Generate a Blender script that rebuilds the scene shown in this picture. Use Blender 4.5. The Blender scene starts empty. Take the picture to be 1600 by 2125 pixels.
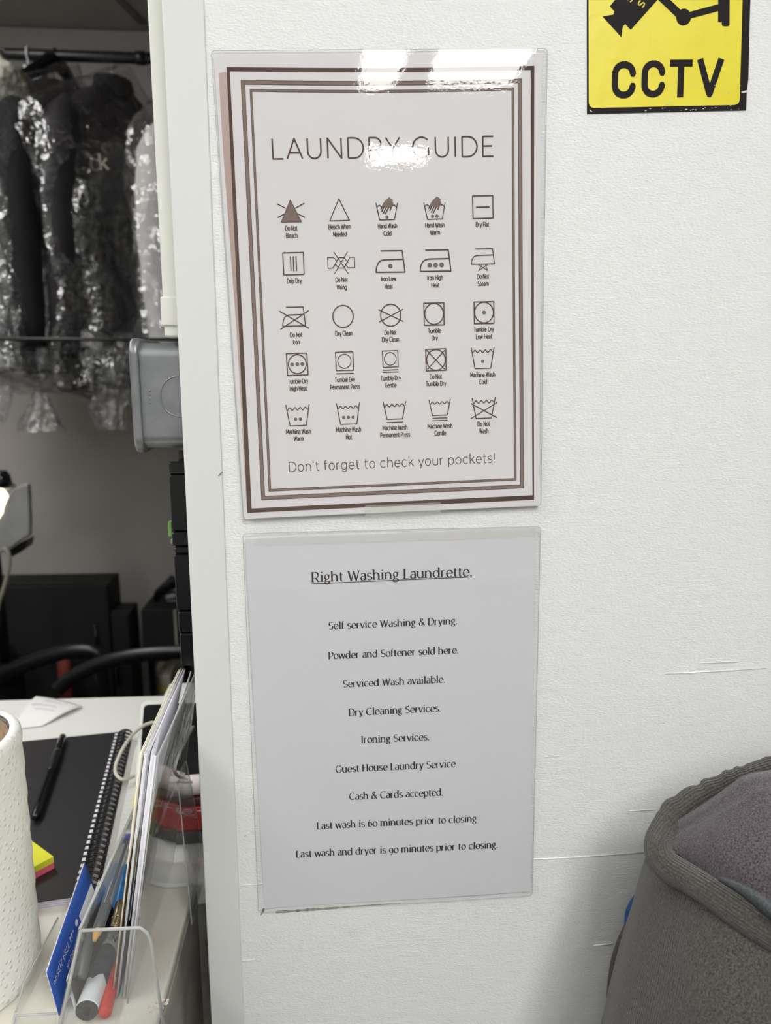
import bpy, bmesh, math, random
from mathutils import Vector, Matrix, noise
random.seed(7)
D2R = math.radians

# ------------------------------------------------------------------ camera
ZC = 1.50                      # lens height above the floor
FPX, CX, CY = 1549.116, 800.0, 1062.5
PITCH, YAW, ROLL, DIST = -0.185199, 0.0717299, 0.0013089, 0.522458
CAM = Vector((0, -DIST, ZC))
cy_, sy_, cp_, sp_ = math.cos(YAW), math.sin(YAW), math.cos(PITCH), math.sin(PITCH)
FWD = Vector((sy_ * cp_, cy_ * cp_, sp_))
RT0 = Vector((cy_, -sy_, 0)); UP0 = RT0.cross(FWD)
RT = math.cos(ROLL) * RT0 + math.sin(ROLL) * UP0
UP = -math.sin(ROLL) * RT0 + math.cos(ROLL) * UP0
scene = bpy.context.scene
COL = scene.collection
cam = bpy.data.cameras.new('camera')
cam.sensor_fit = 'HORIZONTAL'; cam.sensor_width = 36.0; cam.lens = 36.0 * FPX / 1600.0
cam.clip_start = 0.02; cam.clip_end = 50
cam.dof.use_dof = True; cam.dof.focus_distance = 0.525; cam.dof.aperture_fstop = 10.5
camo = bpy.data.objects.new('camera', cam); COL.objects.link(camo)
m = Matrix((RT, UP, -FWD)).transposed().to_4x4(); m.translation = CAM
camo.matrix_world = m
scene.camera = camo

# ------------------------------------------------------------------ world, exposure
w = bpy.data.worlds.new('world'); scene.world = w; w.use_nodes = True
w.node_tree.nodes['Background'].inputs[0].default_value = (0.8, 0.85, 0.9, 1)
w.node_tree.nodes['Background'].inputs[1].default_value = 0.15
vs = scene.view_settings
vs.view_transform = 'Standard'; vs.look = 'None'; vs.gamma = 1.0; vs.use_curve_mapping = False
vs.exposure = -0.64
LAMP = 30.0                    # radiance of the fluorescent battens
BACKLAMP = 6.0
BACKFILL = 25.0                # unseen fill batten added to brighten the back room and desk
CEIL = 2.50
cyc = getattr(scene, 'cycles', None)
if cyc:
    cyc.max_bounces = 6; cyc.transparent_max_bounces = 14; cyc.caustics_reflective = False; cyc.caustics_refractive = False

# ------------------------------------------------------------------ pixel -> place helpers
def ray(px, py):
    return RT * ((px - CX) / FPX) + UP * ((CY - py) / FPX) + FWD
def ony(px, py, y=0.0):
    d = ray(px, py); return CAM + d * ((y - CAM.y) / d.y)
def onz(px, py, z):
    d = ray(px, py); return CAM + d * ((z - CAM.z) / d.z)
def W2(px, py):
    p = ony(px, py, 0.0); return (p.x, p.z)

# ------------------------------------------------------------------ materials
def lin(c):
    return tuple(((v / 255.0) / 12.92 if v <= 10 else ((v / 255.0 + .055) / 1.055) ** 2.4) for v in c) + (1,)
MATS = {}
def mat(name, col, rough=0.6, metal=0.0, col2=None, mscale=20, mdetail=4, bump=None, spec=0.5, emit=None, stretch=None, lo=.35, hi=.65):
    """procedural principled material; bump = (scale, distance_m[, detail])"""
    if name in MATS: return MATS[name]
    M = bpy.data.materials.new(name); M.use_nodes = True
    nt = M.node_tree; b = nt.nodes['Principled BSDF']
    b.inputs['Base Color'].default_value = lin(col)
    b.inputs['Roughness'].default_value = rough
    b.inputs['Metallic'].default_value = metal
    b.inputs['Specular IOR Level'].default_value = spec
    tc = nt.nodes.new('ShaderNodeTexCoord'); src = tc.outputs['Object']
    if stretch:
        mp = nt.nodes.new('ShaderNodeMapping'); mp.inputs['Scale'].default_value = stretch
        nt.links.new(src, mp.inputs['Vector']); src = mp.outputs['Vector']
    if col2:
        n = nt.nodes.new('ShaderNodeTexNoise'); n.inputs['Scale'].default_value = mscale; n.inputs['Detail'].default_value = mdetail
        nt.links.new(src, n.inputs['Vector'])
        r = nt.nodes.new('ShaderNodeValToRGB'); r.color_ramp.elements[0].position = lo; r.color_ramp.elements[1].position = hi
        r.color_ramp.elements[0].color = lin(col); r.color_ramp.elements[1].color = lin(col2)
        nt.links.new(n.outputs['Fac'], r.inputs['Fac']); nt.links.new(r.outputs['Color'], b.inputs['Base Color'])
    if bump:
        bumps = bump if isinstance(bump, list) else [bump]
        prev = None
        for bp in bumps:
            n = nt.nodes.new('ShaderNodeTexNoise'); n.inputs['Scale'].default_value = bp[0]
            n.inputs['Detail'].default_value = bp[2] if len(bp) > 2 else 3
            nt.links.new(src, n.inputs['Vector'])
            bn = nt.nodes.new('ShaderNodeBump'); bn.inputs['Distance'].default_value = bp[1]; bn.inputs['Strength'].default_value = 1.0
            nt.links.new(n.outputs['Fac'], bn.inputs['Height'])
            if prev: nt.links.new(prev.outputs['Normal'], bn.inputs['Normal'])
            prev = bn
        nt.links.new(prev.outputs['Normal'], b.inputs['Normal'])
    if emit:
        b.inputs['Emission Color'].default_value = lin(emit[0]); b.inputs['Emission Strength'].default_value = emit[1]
    MATS[name] = M
    return M

def clear(name, tint=(250, 250, 250), rough=0.05, refl=1.0, ior=1.45, bump=None, haze=0.0, hazecol=(230, 230, 230)):
    """thin clear plastic: transparent + fresnel-weighted gloss (+ a little milky haze)"""
    if name in MATS: return MATS[name]
    M = bpy.data.materials.new(name); M.use_nodes = True
    nt = M.node_tree; nt.nodes.clear()
    out = nt.nodes.new('ShaderNodeOutputMaterial')
    tr = nt.nodes.new('ShaderNodeBsdfTransparent'); tr.inputs[0].default_value = lin(tint)
    gl = nt.nodes.new('ShaderNodeBsdfGlossy'); gl.inputs['Roughness'].default_value = rough
    gl.inputs['Color'].default_value = (refl, refl, refl, 1)
    fr = nt.nodes.new('ShaderNodeLayerWeight'); fr.inputs['Blend'].default_value = .5     # Schlick, same from both sides
    f0 = ((ior - 1) / (ior + 1)) ** 2
    pw = nt.nodes.new('ShaderNodeMath'); pw.operation = 'POWER'; pw.inputs[1].default_value = 5
    mu = nt.nodes.new('ShaderNodeMath'); mu.operation = 'MULTIPLY_ADD'; mu.inputs[1].default_value = 1 - f0; mu.inputs[2].default_value = f0
    nt.links.new(fr.outputs['Facing'], pw.inputs[0]); nt.links.new(pw.outputs[0], mu.inputs[0])
    mx = nt.nodes.new('ShaderNodeMixShader')
    nt.links.new(mu.outputs[0], mx.inputs[0]); nt.links.new(tr.outputs[0], mx.inputs[1]); nt.links.new(gl.outputs[0], mx.inputs[2])
    last = mx
    if haze:
        df = nt.nodes.new('ShaderNodeBsdfDiffuse'); df.inputs[0].default_value = lin(hazecol)
        m2 = nt.nodes.new('ShaderNodeMixShader'); m2.inputs[0].default_value = haze
        nt.links.new(mx.outputs[0], m2.inputs[1]); nt.links.new(df.outputs[0], m2.inputs[2]); last = m2
    if bump:
        tc = nt.nodes.new('ShaderNodeTexCoord'); prev = None
        for bp in (bump if isinstance(bump, list) else [bump]):
            n = nt.nodes.new('ShaderNodeTexNoise'); n.inputs['Scale'].default_value = bp[0]; n.inputs['Detail'].default_value = bp[2] if len(bp) > 2 else 2
            nt.links.new(tc.outputs['Object'], n.inputs['Vector'])
            bn = nt.nodes.new('ShaderNodeBump'); bn.inputs['Distance'].default_value = bp[1]; bn.inputs['Strength'].default_value = 1
            nt.links.new(n.outputs['Fac'], bn.inputs['Height'])
            if prev: nt.links.new(prev.outputs['Normal'], bn.inputs['Normal'])
            prev = bn
        nt.links.new(prev.outputs['Normal'], gl.inputs['Normal']); nt.links.new(prev.outputs['Normal'], fr.inputs['Normal'])
    nt.links.new(last.outputs[0], out.inputs[0])
    MATS[name] = M
    return M

def knit(name, c1, c2, rows=1500, depth=0.0006, along=(1, 0, 0), mott=700):
    """heathered jersey: rib wave bump + speckled yarn colours"""
    if name in MATS: return MATS[name]
    M = mat(name, c1, rough=0.95, col2=c2, mscale=mott, mdetail=6, spec=0.15, lo=.3, hi=.72)
    nt = M.node_tree; b = nt.nodes['Principled BSDF']
    b.inputs['Sheen Weight'].default_value = 0.25; b.inputs['Sheen Roughness'].default_value = 0.5
    uv = nt.nodes.new('ShaderNodeUVMap')
    wv = nt.nodes.new('ShaderNodeTexWave'); wv.wave_type = 'BANDS'; wv.bands_direction = 'X'
    wv.inputs['Scale'].default_value = rows; wv.inputs['Distortion'].default_value = 1.2; wv.inputs['Detail'].default_value = 1; wv.inputs['Detail Scale'].default_value = 3
    nt.links.new(uv.outputs[0], wv.inputs['Vector'])
    b1 = nt.nodes.new('ShaderNodeBump'); b1.inputs['Distance'].default_value = depth; b1.inputs['Strength'].default_value = 0.8
    nt.links.new(wv.outputs['Fac'], b1.inputs['Height'])
    tc = nt.nodes.new('ShaderNodeTexCoord')
    n = nt.nodes.new('ShaderNodeTexNoise'); n.inputs['Scale'].default_value = 900; n.inputs['Detail'].default_value = 3
    nt.links.new(tc.outputs['Object'], n.inputs['Vector'])
    b2 = nt.nodes.new('ShaderNodeBump'); b2.inputs['Distance'].default_value = 0.0006
    nt.links.new(n.outputs['Fac'], b2.inputs['Height']); nt.links.new(b1.outputs['Normal'], b2.inputs['Normal'])
    nt.links.new(b2.outputs['Normal'], b.inputs['Normal'])
    return M

# ------------------------------------------------------------------ mesh helpers
class MB:
    """collects geometry in world coordinates"""
    def __init__(self): self.v = []; self.f = []; self.uv = None
    def add(self, vs, fs):
        o = len(self.v); self.v += [tuple(p) for p in vs]; self.f += [tuple(i + o for i in q) for q in fs]; return self
    def box(self, a, b):
        (x0, y0, z0), (x1, y1, z1) = a, b
        return self.add([(x0, y0, z0), (x1, y0, z0), (x1, y1, z0), (x0, y1, z0), (x0, y0, z1), (x1, y0, z1), (x1, y1, z1), (x0, y1, z1)],
                        [(0, 3, 2, 1), (4, 5, 6, 7), (0, 1, 5, 4), (1, 2, 6, 5), (2, 3, 7, 6), (3, 0, 4, 7)])
    def hexa(self, q0, q1):
        """two quads (same winding) -> solid"""
        return self.add(list(q0) + list(q1), [(3, 2, 1, 0), (4, 5, 6, 7), (0, 1, 5, 4), (1, 2, 6, 5), (2, 3, 7, 6), (3, 0, 4, 7)])
    def slab(self, poly, vec):
        """planar polygon extruded by vec"""
        n = len(poly); p = [Vector(q) for q in poly]; v = Vector(vec)
        return self.add(p + [q + v for q in p], [tuple(range(n))[::-1], tuple(range(n, 2 * n))] + [(i, (i + 1) % n, (i + 1) % n + n, i + n) for i in range(n)])
    def tube(self, path, r, n=10, cap=True, flat=1.0):
        path = [Vector(p) for p in path]; k = len(path)
        rr = r if isinstance(r, (list, tuple)) else [r] * k
        o = len(self.v); up = None
        for i, p in enumerate(path):
            t = (path[min(i + 1, k - 1)] - path[max(i - 1, 0)]).normalized()
            if up is None:
                up = Vector((0, 0, 1)) if abs(t.z) < .9 else Vector((1, 0, 0))
            a = (up - t * up.dot(t)).normalized(); up = a; b = t.cross(a)
            for j in range(n):
                th = 2 * math.pi * j / n
                self.v.append(tuple(p + a * (rr[i] * math.cos(th)) + b * (rr[i] * flat * math.sin(th))))
        for i in range(k - 1):
            for j in range(n):
                self.f.append((o + i * n + j, o + i * n + (j + 1) % n, o + (i + 1) * n + (j + 1) % n, o + (i + 1) * n + j))
        if cap:
            self.f.append(tuple(o + j for j in range(n))[::-1]); self.f.append(tuple(o + (k - 1) * n + j for j in range(n)))
        return self
    def lathe(self, c, prof, n=32, cap=False):
        """profile [(r,z)] around vertical axis at c"""
        o = len(self.v); k = len(prof)
        for r, z in prof:
            for j in range(n):
                t = 2 * math.pi * j / n; self.v.append((c[0] + r * math.cos(t), c[1] + r * math.sin(t), c[2] + z))
        for i in range(k - 1):
            for j in range(n): self.f.append((o + i * n + j, o + i * n + (j + 1) % n, o + (i + 1) * n + (j + 1) % n, o + (i + 1) * n + j))
        if cap:
            self.f.append(tuple(o + j for j in range(n))[::-1]); self.f.append(tuple(o + (k - 1) * n + j for j in range(n)))
        return self
    def grid(self, fn, nu, nv, loop=False):
        o = len(self.v); mu = nu if loop else nu + 1
        self.uvs = getattr(self, 'uvs', {})
        for i in range(mu):
            for j in range(nv + 1):
                self.uvs[len(self.v)] = (i / nu, j / nv); self.v.append(tuple(fn(i / nu, j / nv)))
        for i in range(nu):
            for j in range(nv):
                a = o + i * (nv + 1) + j; b = o + ((i + 1) % mu) * (nv + 1) + j
                self.f.append((a, b, b + 1, a + 1))
        return self
    def build(self, name, material, parent=None, smooth=False, bevel=0, segs=2, solid=0, sub=0, recalc=True):
        base = root_loc(parent) if parent is not None else Vector((0, 0, 0))
        me = bpy.data.meshes.new(name)
        me.from_pydata([tuple(Vector(p) - base) for p in self.v], [], self.f)
        if getattr(self, 'uvs', None):
            ul = me.uv_layers.new(name='UVMap')
            for l in me.loops: ul.data[l.index].uv = self.uvs.get(l.vertex_index, (0, 0))
        if recalc:
            bm = bmesh.new(); bm.from_mesh(me); bmesh.ops.recalc_face_normals(bm, faces=bm.faces); bm.to_mesh(me); bm.free()
        me.materials.append(material)
        o = bpy.data.objects.new(name, me); COL.objects.link(o)
        if parent is not None: o.parent = parent
        if smooth:
            for p in me.polygons: p.use_smooth = True
        if solid:
            s = o.modifiers.new('thickness', 'SOLIDIFY'); s.thickness = solid; s.offset = 0
        if sub:
            s = o.modifiers.new('subdivision', 'SUBSURF'); s.levels = sub; s.render_levels = sub
        if bevel:
            b = o.modifiers.new('bevel', 'BEVEL'); b.width = bevel; b.segments = segs; b.limit_method = 'ANGLE'; b.angle_limit = D2R(40)
            for p in me.polygons: p.use_smooth = True
            wn = o.modifiers.new('wn', 'WEIGHTED_NORMAL'); wn.keep_sharp = True
        return o
ROOT = {}
def root_loc(o):
    while o.parent is not None: o = o.parent
    return Vector(ROOT.get(o.name, (0, 0, 0)))
def thing(name, label, cat, loc, group=None):
    o = bpy.data.objects.new(name, None); COL.objects.link(o); o.location = loc; o.empty_display_size = .05
    ROOT[o.name] = tuple(loc)
    return tag(o, label, cat, group)
def tag(o, label, cat, group=None):
    o['label'] = label; o['category'] = cat
    if group: o['group'] = group
    return o
def struct(o): o['kind'] = 'structure'; return o
def lerp(a, b, t): return a + (b - a) * t
def V(*a): return Vector(a)
def spline(pts, n=8):
    """catmull-rom through tuples of any length"""
    out = []; k = len(pts)
    for i in range(k - 1):
        p0, p1, p2, p3 = pts[max(i - 1, 0)], pts[i], pts[i + 1], pts[min(i + 2, k - 1)]
        for s in range(n):
            t = s / n
            out.append(tuple(0.5 * (2 * b + (c - a) * t + (2 * a - 5 * b + 4 * c - d) * t * t + (3 * b - a - 3 * c + d) * t ** 3) for a, b, c, d in zip(p0, p1, p2, p3)))
    out.append(tuple(pts[-1])); return out
def nz(p, s=1.0, seed=0): return noise.noise(Vector((p[0] * s + seed * 7.3, p[1] * s - seed * 3.1, p[2] * s + seed * 1.7)))

# ------------------------------------------------------------------ room shell
XS0, XS1 = -0.1022, -0.0761          # door-lining strip on the wall's free end
WT = 0.095                           # partition thickness
LINT = 2.08                          # underside of the head over the hatch
M_wall = mat('white_wall_paint', (236, 238, 236), rough=0.55, bump=[(60, .0006, 2), (420, .00055, 3)], stretch=(1, 1, 2.1))
M_trim = mat('white_gloss_wood_paint', (224, 226, 223), rough=0.42, bump=(90, .0002, 2))
M_ceil = mat('ceiling_tile_white', (225, 225, 222), rough=0.9, bump=(300, .0006))
M_floor = mat('grey_vinyl_floor', (78, 76, 74), rough=0.45, col2=(64, 62, 60), mscale=60)
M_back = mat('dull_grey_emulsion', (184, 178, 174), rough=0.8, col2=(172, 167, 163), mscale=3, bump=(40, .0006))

mb = MB(); mb.box((XS1, 0, 0), (2.3, WT, CEIL)); mb.box((-2.6, 0, 0), (-1.9, WT, CEIL)); mb.box((-1.9, 0, LINT), (XS1, WT, CEIL))
wall_front = struct(mb.build('wall_front', M_wall))
struct(MB().box((XS0, -0.0008, 0), (XS1, WT + .001, LINT)).build('trim_1', M_trim, bevel=.0012, segs=3))
struct(MB().box((-2.6, -4.6, -.05), (2.3, 1.97, 0)).build('floor', M_floor))
struct(MB().box((-2.6, -4.6, CEIL), (2.3, 0.0, CEIL + .05)).build('ceiling', M_ceil))
ceil_b = struct(MB().box((-2.6, 0.0, CEIL), (2.3, 1.97, CEIL + .05)).build('ceiling_back', M_back))
struct(MB().box((-2.6, 1.97, 0), (2.3, 2.05, CEIL)).build('wall_back', M_back))
struct(MB().box((-2.68, -4.6, 0), (-2.6, 2.05, CEIL)).build('wall_left', M_ceil))
struct(MB().box((2.3, -4.6, 0), (2.38, 2.05, CEIL)).build('wall_right', M_ceil))
struct(MB().box((-2.68, -4.68, 0), (2.38, -4.6, CEIL)).build('wall_behind', M_ceil))
# ceiling joint strips above the clothes rail
M_joint = mat('dark_ceiling_joint', (120, 114, 110), rough=0.8)
a = onz(250, 0, CEIL); b = onz(297, 48, CEIL)
d = (a - b); a2 = a + d * 3
mb = MB(); mb.hexa([(b.x - .012, b.y, CEIL - .004), (b.x + .012, b.y, CEIL - .004), (a2.x + .012, a2.y, CEIL - .004), (a2.x - .012, a2.y, CEIL - .004)],
                   [(b.x - .012, b.y, CEIL), (b.x + .012, b.y, CEIL), (a2.x + .012, a2.y, CEIL), (a2.x - .012, a2.y, CEIL)])
struct(mb.build('trim_2', M_joint))
struct(MB().box((-2.6, 1.962, CEIL - .004), (2.3, 1.97, CEIL)).build('trim_3', M_joint))
# paint ridges on the front wall (old filler lines)
M_ridge = M_wall
for pts in ([(500, 1838), (545, 1834)], [(1103, 1783), (1180, 1780), (1335, 1769)], [(1380, 1398), (1470, 1394), (1592, 1386)], [(502, 1994), (530, 1991)], [(1232, 1962), (1270, 1959)], [(1305, 1683), (1362, 1680)], [(1130, 1570), (1160, 1569)], [(1450, 1376), (1530, 1373)], [(508, 1736), (513, 1731), (518, 1728)]):
    P = [ony(x, y, -.0001) for x, y in pts]
    MB().tube(P, .0005, n=6).build('paint_ridge', M_ridge, wall_front, smooth=True)
M_grime = mat('dark_grime', (120, 116, 100), rough=.9, col2=(165, 162, 150), mscale=350)
def stain(pts, wpx, y=-.0006, m=M_grime):
    mb = MB(); n = len(pts)
    for i, (x, yy) in enumerate(pts):
        ww = wpx[i]; mb.v += [tuple(ony(x, yy - ww, y)), tuple(ony(x, yy + ww, y))]
    mb.f = [(2 * i, 2 * i + 1, 2 * i + 3, 2 * i + 2) for i in range(n - 1)]
    return mb.build('grime_mark', m, wall_front)
rs = random.Random(3)
pp = [(572 + i * 6.5, lerp(1893, 1874, i / 40)) for i in range(41)]
stain(pp, [max(.3, (2.6 + rs.uniform(-1.3, 1.3)) * (1 - i / 46)) for i in range(41)])
stain([(541, 1900), (544, 1892), (548, 1888), (550, 1882)], [.5, 5, 4, .5])
stain([(452, 989), (456, 985), (460, 981), (463, 979)], [.4, 2.2, 2.5, .4], y=-.0012)

# ------------------------------------------------------------------ ceiling lights (front shop, plus an added back-room fill)
M_tube = bpy.data.materials.new('fluorescent_diffuser'); M_tube.use_nodes = True
nt = M_tube.node_tree; nt.nodes.clear()
em = nt.nodes.new('ShaderNodeEmission'); em.inputs[0].default_value = (1.0, .99, .972, 1); em.inputs[1].default_value = LAMP
ou = nt.nodes.new('ShaderNodeOutputMaterial'); nt.links.new(em.outputs[0], ou.inputs[0])
M_tubefill = M_tube.copy(); M_tubefill.name = 'fill_diffuser'; M_tubefill.node_tree.nodes['Emission'].inputs[1].default_value = BACKFILL
M_lampbody = mat('white_lamp_body', (235, 235, 235), rough=.4)
def batten(x0, x1, y0, y1, label, m=None):
    t = thing('ceiling_light', label, 'lamp', ((x0 + x1) / 2, (y0 + y1) / 2, CEIL), 'fluorescent battens on the shop ceiling')
    MB().box((x0 - .02, y0 - .02, CEIL - .03), (x1 + .02, y1 + .02, CEIL)).build('housing', M_lampbody, t)
    MB().box((x0, y0, CEIL - .05), (x1, y1, CEIL - .03)).build('diffuser', m or M_tube, t)
batten(.13, .245, -2.22, -0.80, 'narrow fluorescent batten nearest the notices on the shop ceiling')
batten(.36, .61, -2.22, -0.80, 'wide fluorescent batten beside the narrow one on the shop ceiling')
batten(.22, .46, -3.10, -2.97, 'short ceiling light far behind the viewer in the shop')
batten(-1.15, -.90, -1.3, -0.2, 'fluorescent batten on the shop ceiling above the hatch counter')
batten(-1.20, -.95, .25, 1.25, 'added dim fill batten on the back room ceiling left of the clothes', M_tubefill)  # added out of view to lift the dark back room and desk
batten(-1.2, -.95, -4.1, -2.97, 'fluorescent batten far back on the left of the shop ceiling')

# ------------------------------------------------------------------ lettering: stroke alphabets drawn here
def A(cx, cy, rx, ry, a0, a1, n=None):
    n = n or max(4, int(abs(a1 - a0) / 18))
    return [(cx + rx * math.cos(D2R(a0 + (a1 - a0) * i / n)), cy + ry * math.sin(D2R(a0 + (a1 - a0) * i / n))) for i in range(n + 1)]
X = .72
def ringo(cx=.36, rx=.29): return A(cx, X / 2, rx, X / 2, 0, 360, 24)
def scurve(cx, h, rx):
    return A(cx, h * .745, rx * .92, h * .255, 38, 270) + A(cx, h * .245, rx, h * .245, 90, -142)[1:]
G = {  # glyph: (advance, strokes)   cap height = 1
 'A': (.80, [[(.03, 0), (.40, 1), (.77, 0)], [(.15, .3), (.65, .3)]]),
 'B': (.76, [[(.1, 0), (.1, 1), (.40, 1)] + A(.40, .76, .25, .24, 90, -90) + [(.1, .52)], [(.40, .52)] + A(.43, .26, .27, .26, 90, -90) + [(.1, 0)]]),
 'C': (.88, [A(.50, .5, .44, .5, 45, 315)]),
 'D': (.90, [[(.1, 0), (.1, 1), (.40, 1)] + A(.40, .5, .44, .5, 90, -90) + [(.1, 0)]]),
 'E': (.68, [[(.62, 1), (.1, 1), (.1, 0), (.63, 0)], [(.1, .52), (.56, .52)]]),
 'F': (.64, [[(.60, 1), (.1, 1), (.1, 0)], [(.1, .48), (.54, .48)]]),
 'G': (.95, [A(.50, .5, .44, .5, 45, 318) + [(.84, .14), (.84, .48)]]),
 'H': (.86, [[(.1, 0), (.1, 1)], [(.76, 0), (.76, 1)], [(.1, .52), (.76, .52)]]),
 'I': (.22, [[(.11, 0), (.11, 1)]]),
 'K': (.74, [[(.1, 0), (.1, 1)], [(.68, 1), (.1, .38)], [(.30, .6), (.72, 0)]]),
 'L': (.62, [[(.1, 1), (.1, 0), (.60, 0)]]),
 'M': (.98, [[(.1, 0), (.1, 1), (.49, .3), (.88, 1), (.88, 0)]]),
 'N': (.86, [[(.1, 0), (.1, 1), (.76, 0), (.76, 1)]]),
 'O': (1.0, [A(.50, .5, .45, .5, 0, 360, 28)]),
 'P': (.72, [[(.1, 0), (.1, 1), (.38, 1)] + A(.38, .69, .29, .31, 90, -90) + [(.1, .38)]]),
 'R': (.76, [[(.1, 0), (.1, 1), (.38, 1)] + A(.38, .69, .29, .31, 90, -90) + [(.1, .38)], [(.42, .38), (.70, 0)]]),
 'S': (.70, [scurve(.35, 1, .28)]),
 'T': (.68, [[(.02, 1), (.66, 1)], [(.34, 1), (.34, 0)]]),
 'U': (.84, [[(.1, 1), (.1, .36)] + A(.42, .36, .32, .36, 180, 360) + [(.74, 1)]]),
 'V': (.76, [[(.02, 1), (.38, 0), (.74, 1)]]),
 'W': (1.12, [[(.02, 1), (.30, 0), (.56, .95), (.82, 0), (1.10, 1)]]),
 'Y': (.72, [[(.02, 1), (.36, .44), (.70, 1)], [(.36, .44), (.36, 0)]]),
 'a': (.64, [A(.31, .50, .22, .22, 150, 20) + [(.53, .45), (.53, 0)], [(.53, .42), (.30, .42)] + A(.28, .21, .20, .21, 90, 280) + [(.42, .04), (.53, .18)]]),
 'b': (.74, [[(.1, 1.06), (.1, 0)], ringo(.38)]),
 'c': (.66, [A(.36, X / 2, .29, X / 2, 45, 315)]),
 'd': (.74, [[(.64, 1.06), (.64, 0)], ringo(.36)]),
 'e': (.70, [[(.08, .37), (.65, .37)] + A(.36, X / 2, .29, X / 2, 8, 318)]),
 'f': (.40, [[(.15, 0), (.15, .84)] + A(.32, .84, .17, .21, 180, 75), [(.02, .69), (.37, .69)]]),
 'g': (.74, [ringo(.36), [(.64, X), (.64, .02)] + A(.37, .02, .27, .27, 0, -150)]),
 'h': (.72, [[(.1, 1.06), (.1, 0)], [(.1, .40)] + A(.36, .41, .26, .31, 180, 0) + [(.62, 0)]]),
 'i': (.22, [[(.11, 0), (.11, X)], [(.11, .93), (.11, .97)]]),
 'k': (.62, [[(.1, 1.06), (.1, 0)], [(.55, X), (.1, .26)], [(.27, .43), (.60, 0)]]),
 'l': (.22, [[(.11, 0), (.11, 1.06)]]),
 'm': (1.10, [[(.1, X), (.1, 0)], [(.1, .42)] + A(.32, .43, .22, .29, 180, 0) + [(.54, 0)], [(.54, .42)] + A(.77, .43, .23, .29, 180, 0) + [(1.0, 0)]]),
 'n': (.72, [[(.1, X), (.1, 0)], [(.1, .40)] + A(.36, .41, .26, .31, 180, 0) + [(.62, 0)]]),
 'o': (.72, [ringo(.36)]),
 'p': (.74, [[(.1, X), (.1, -.27)], ringo(.38)]),
 'q': (.74, [[(.64, X), (.64, -.27)], ringo(.36)]),
 'r': (.44, [[(.1, X), (.1, 0)], [(.1, .38)] + A(.36, .40, .26, .32, 180, 88)]),
 's': (.56, [scurve(.28, X, .22)]),
 't': (.44, [[(.17, .94), (.17, .19)] + A(.33, .19, .16, .19, 180, 290), [(.02, .69), (.40, .69)]]),
 'u': (.72, [[(.1, X), (.1, .30)] + A(.36, .30, .26, .30, 180, 360), [(.62, X), (.62, 0)]]),
 'v': (.62, [[(.02, X), (.31, 0), (.60, X)]]),
 'w': (.96, [[(.02, X), (.25, 0), (.48, .68), (.71, 0), (.94, X)]]),
 'y': (.62, [[(.02, X), (.32, .02)], [(.60, X), (.30, -.05)] + A(.16, -.08, .15, .18, 5, -80)]),
 'z': (.58, [[(.04, X), (.52, X), (.04, 0), (.54, 0)]]),
 '.': (.22, [[(.11, .02), (.11, .06)]]), "'": (.2, [[(.1, 1.04), (.1, .80)]]), '!': (.22, [[(.11, 1), (.11, .3)], [(.11, .02), (.11, .06)]]),
 '+': (.6, [[(.05, .4), (.55, .4)], [(.3, .15), (.3, .65)]]), '-': (.4, [[(.05, .4), (.35, .4)]]),
 '0': (.72, [A(.36, .5, .29, .5, 0, 360, 24)]), '1': (.4, [[(.05, .85), (.24, 1), (.24, 0)]]),
 '2': (.64, [A(.32, .72, .26, .28, 160, -35) + [(.06, 0), (.6, 0)]]), '3': (.64, [A(.30, .75, .24, .25, 150, -90) + A(.30, .25, .27, .25, 90, -150)]),
 '4': (.68, [[(.46, 0), (.46, 1), (.04, .28), (.64, .28)]]), '5': (.64, [[(.54, 1), (.14, 1), (.1, .55)] + A(.30, .3, .27, .3, 120, -150)]),
 '7': (.6, [[(.04, 1), (.56, 1), (.2, 0)]]), '8': (.66, [A(.33, .76, .23, .24, 0, 360), A(.33, .26, .27, .26, 0, 360)]),
 '9': (.66, [A(.33, .70, .26, .30, 0, 360), A(.33, .5, .26, .5, 0, -80)]), '6': (.66, [A(.33, .30, .26, .30, 0, 360), A(.33, .5, .26, .5, 180, 80)]),
 ' ': (.30, []),
}
# book face: same bones, own numerals, ampersand and double-storey g; serifs as (x, y, left, right)
GS = dict(G)
GS['g'] = (.66, [A(.29, .47, .20, .25, 0, 360, 20), [(.20, .25), (.13, .15), (.17, .07), (.45, .04)], A(.31, -.12, .25, .165, 70, 430, 20), [(.44, .66), (.62, .70)]])
GS['&'] = (.95, [[(.88, .0), (.30, .66)] + A(.42, .82, .155, .18, 215, -45) + [(.25, .50)] + A(.33, .26, .25, .26, 130, 300) + [(.62, .16), (.78, .52)]])
GS['6'] = (.70, [A(.35, .32, .26, .32, 0, 360, 22), A(.50, .42, .41, .58, 180, 95)])
GS['0'] = (.74, [A(.37, .36, .30, .36, 0, 360, 24)])
GS['9'] = (.70, [A(.35, .40, .26, .32, 0, 360, 22), A(.20, .30, .41, .58, 0, -85)])
GS['y'] = (.66, [[(.08, X), (.35, .02)], [(.60, X), (.30, -.12), (.20, -.24), (.08, -.22)]])
GS['t'] = (.44, [[(.18, .88), (.18, .17)] + A(.31, .17, .13, .17, 180, 300), [(.03, .69), (.40, .69)]])
GS['W'] = (1.20, [[(.06, 1), (.34, 0), (.60, .95), (.86, 0), (1.14, 1)]])
GS['I'] = (.36, [[(.18, 0), (.18, 1)]]); GS['i'] = (.34, [[(.17, 0), (.17, X)], [(.17, .93), (.17, .97)]]); GS['l'] = (.34, [[(.17, 0), (.17, 1.06)]])
for c_ in 'hnmuRHdr': GS[c_] = (GS[c_][0] + .06, GS[c_][1])
GS[' '] = (.36, [])
sf = .135
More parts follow.
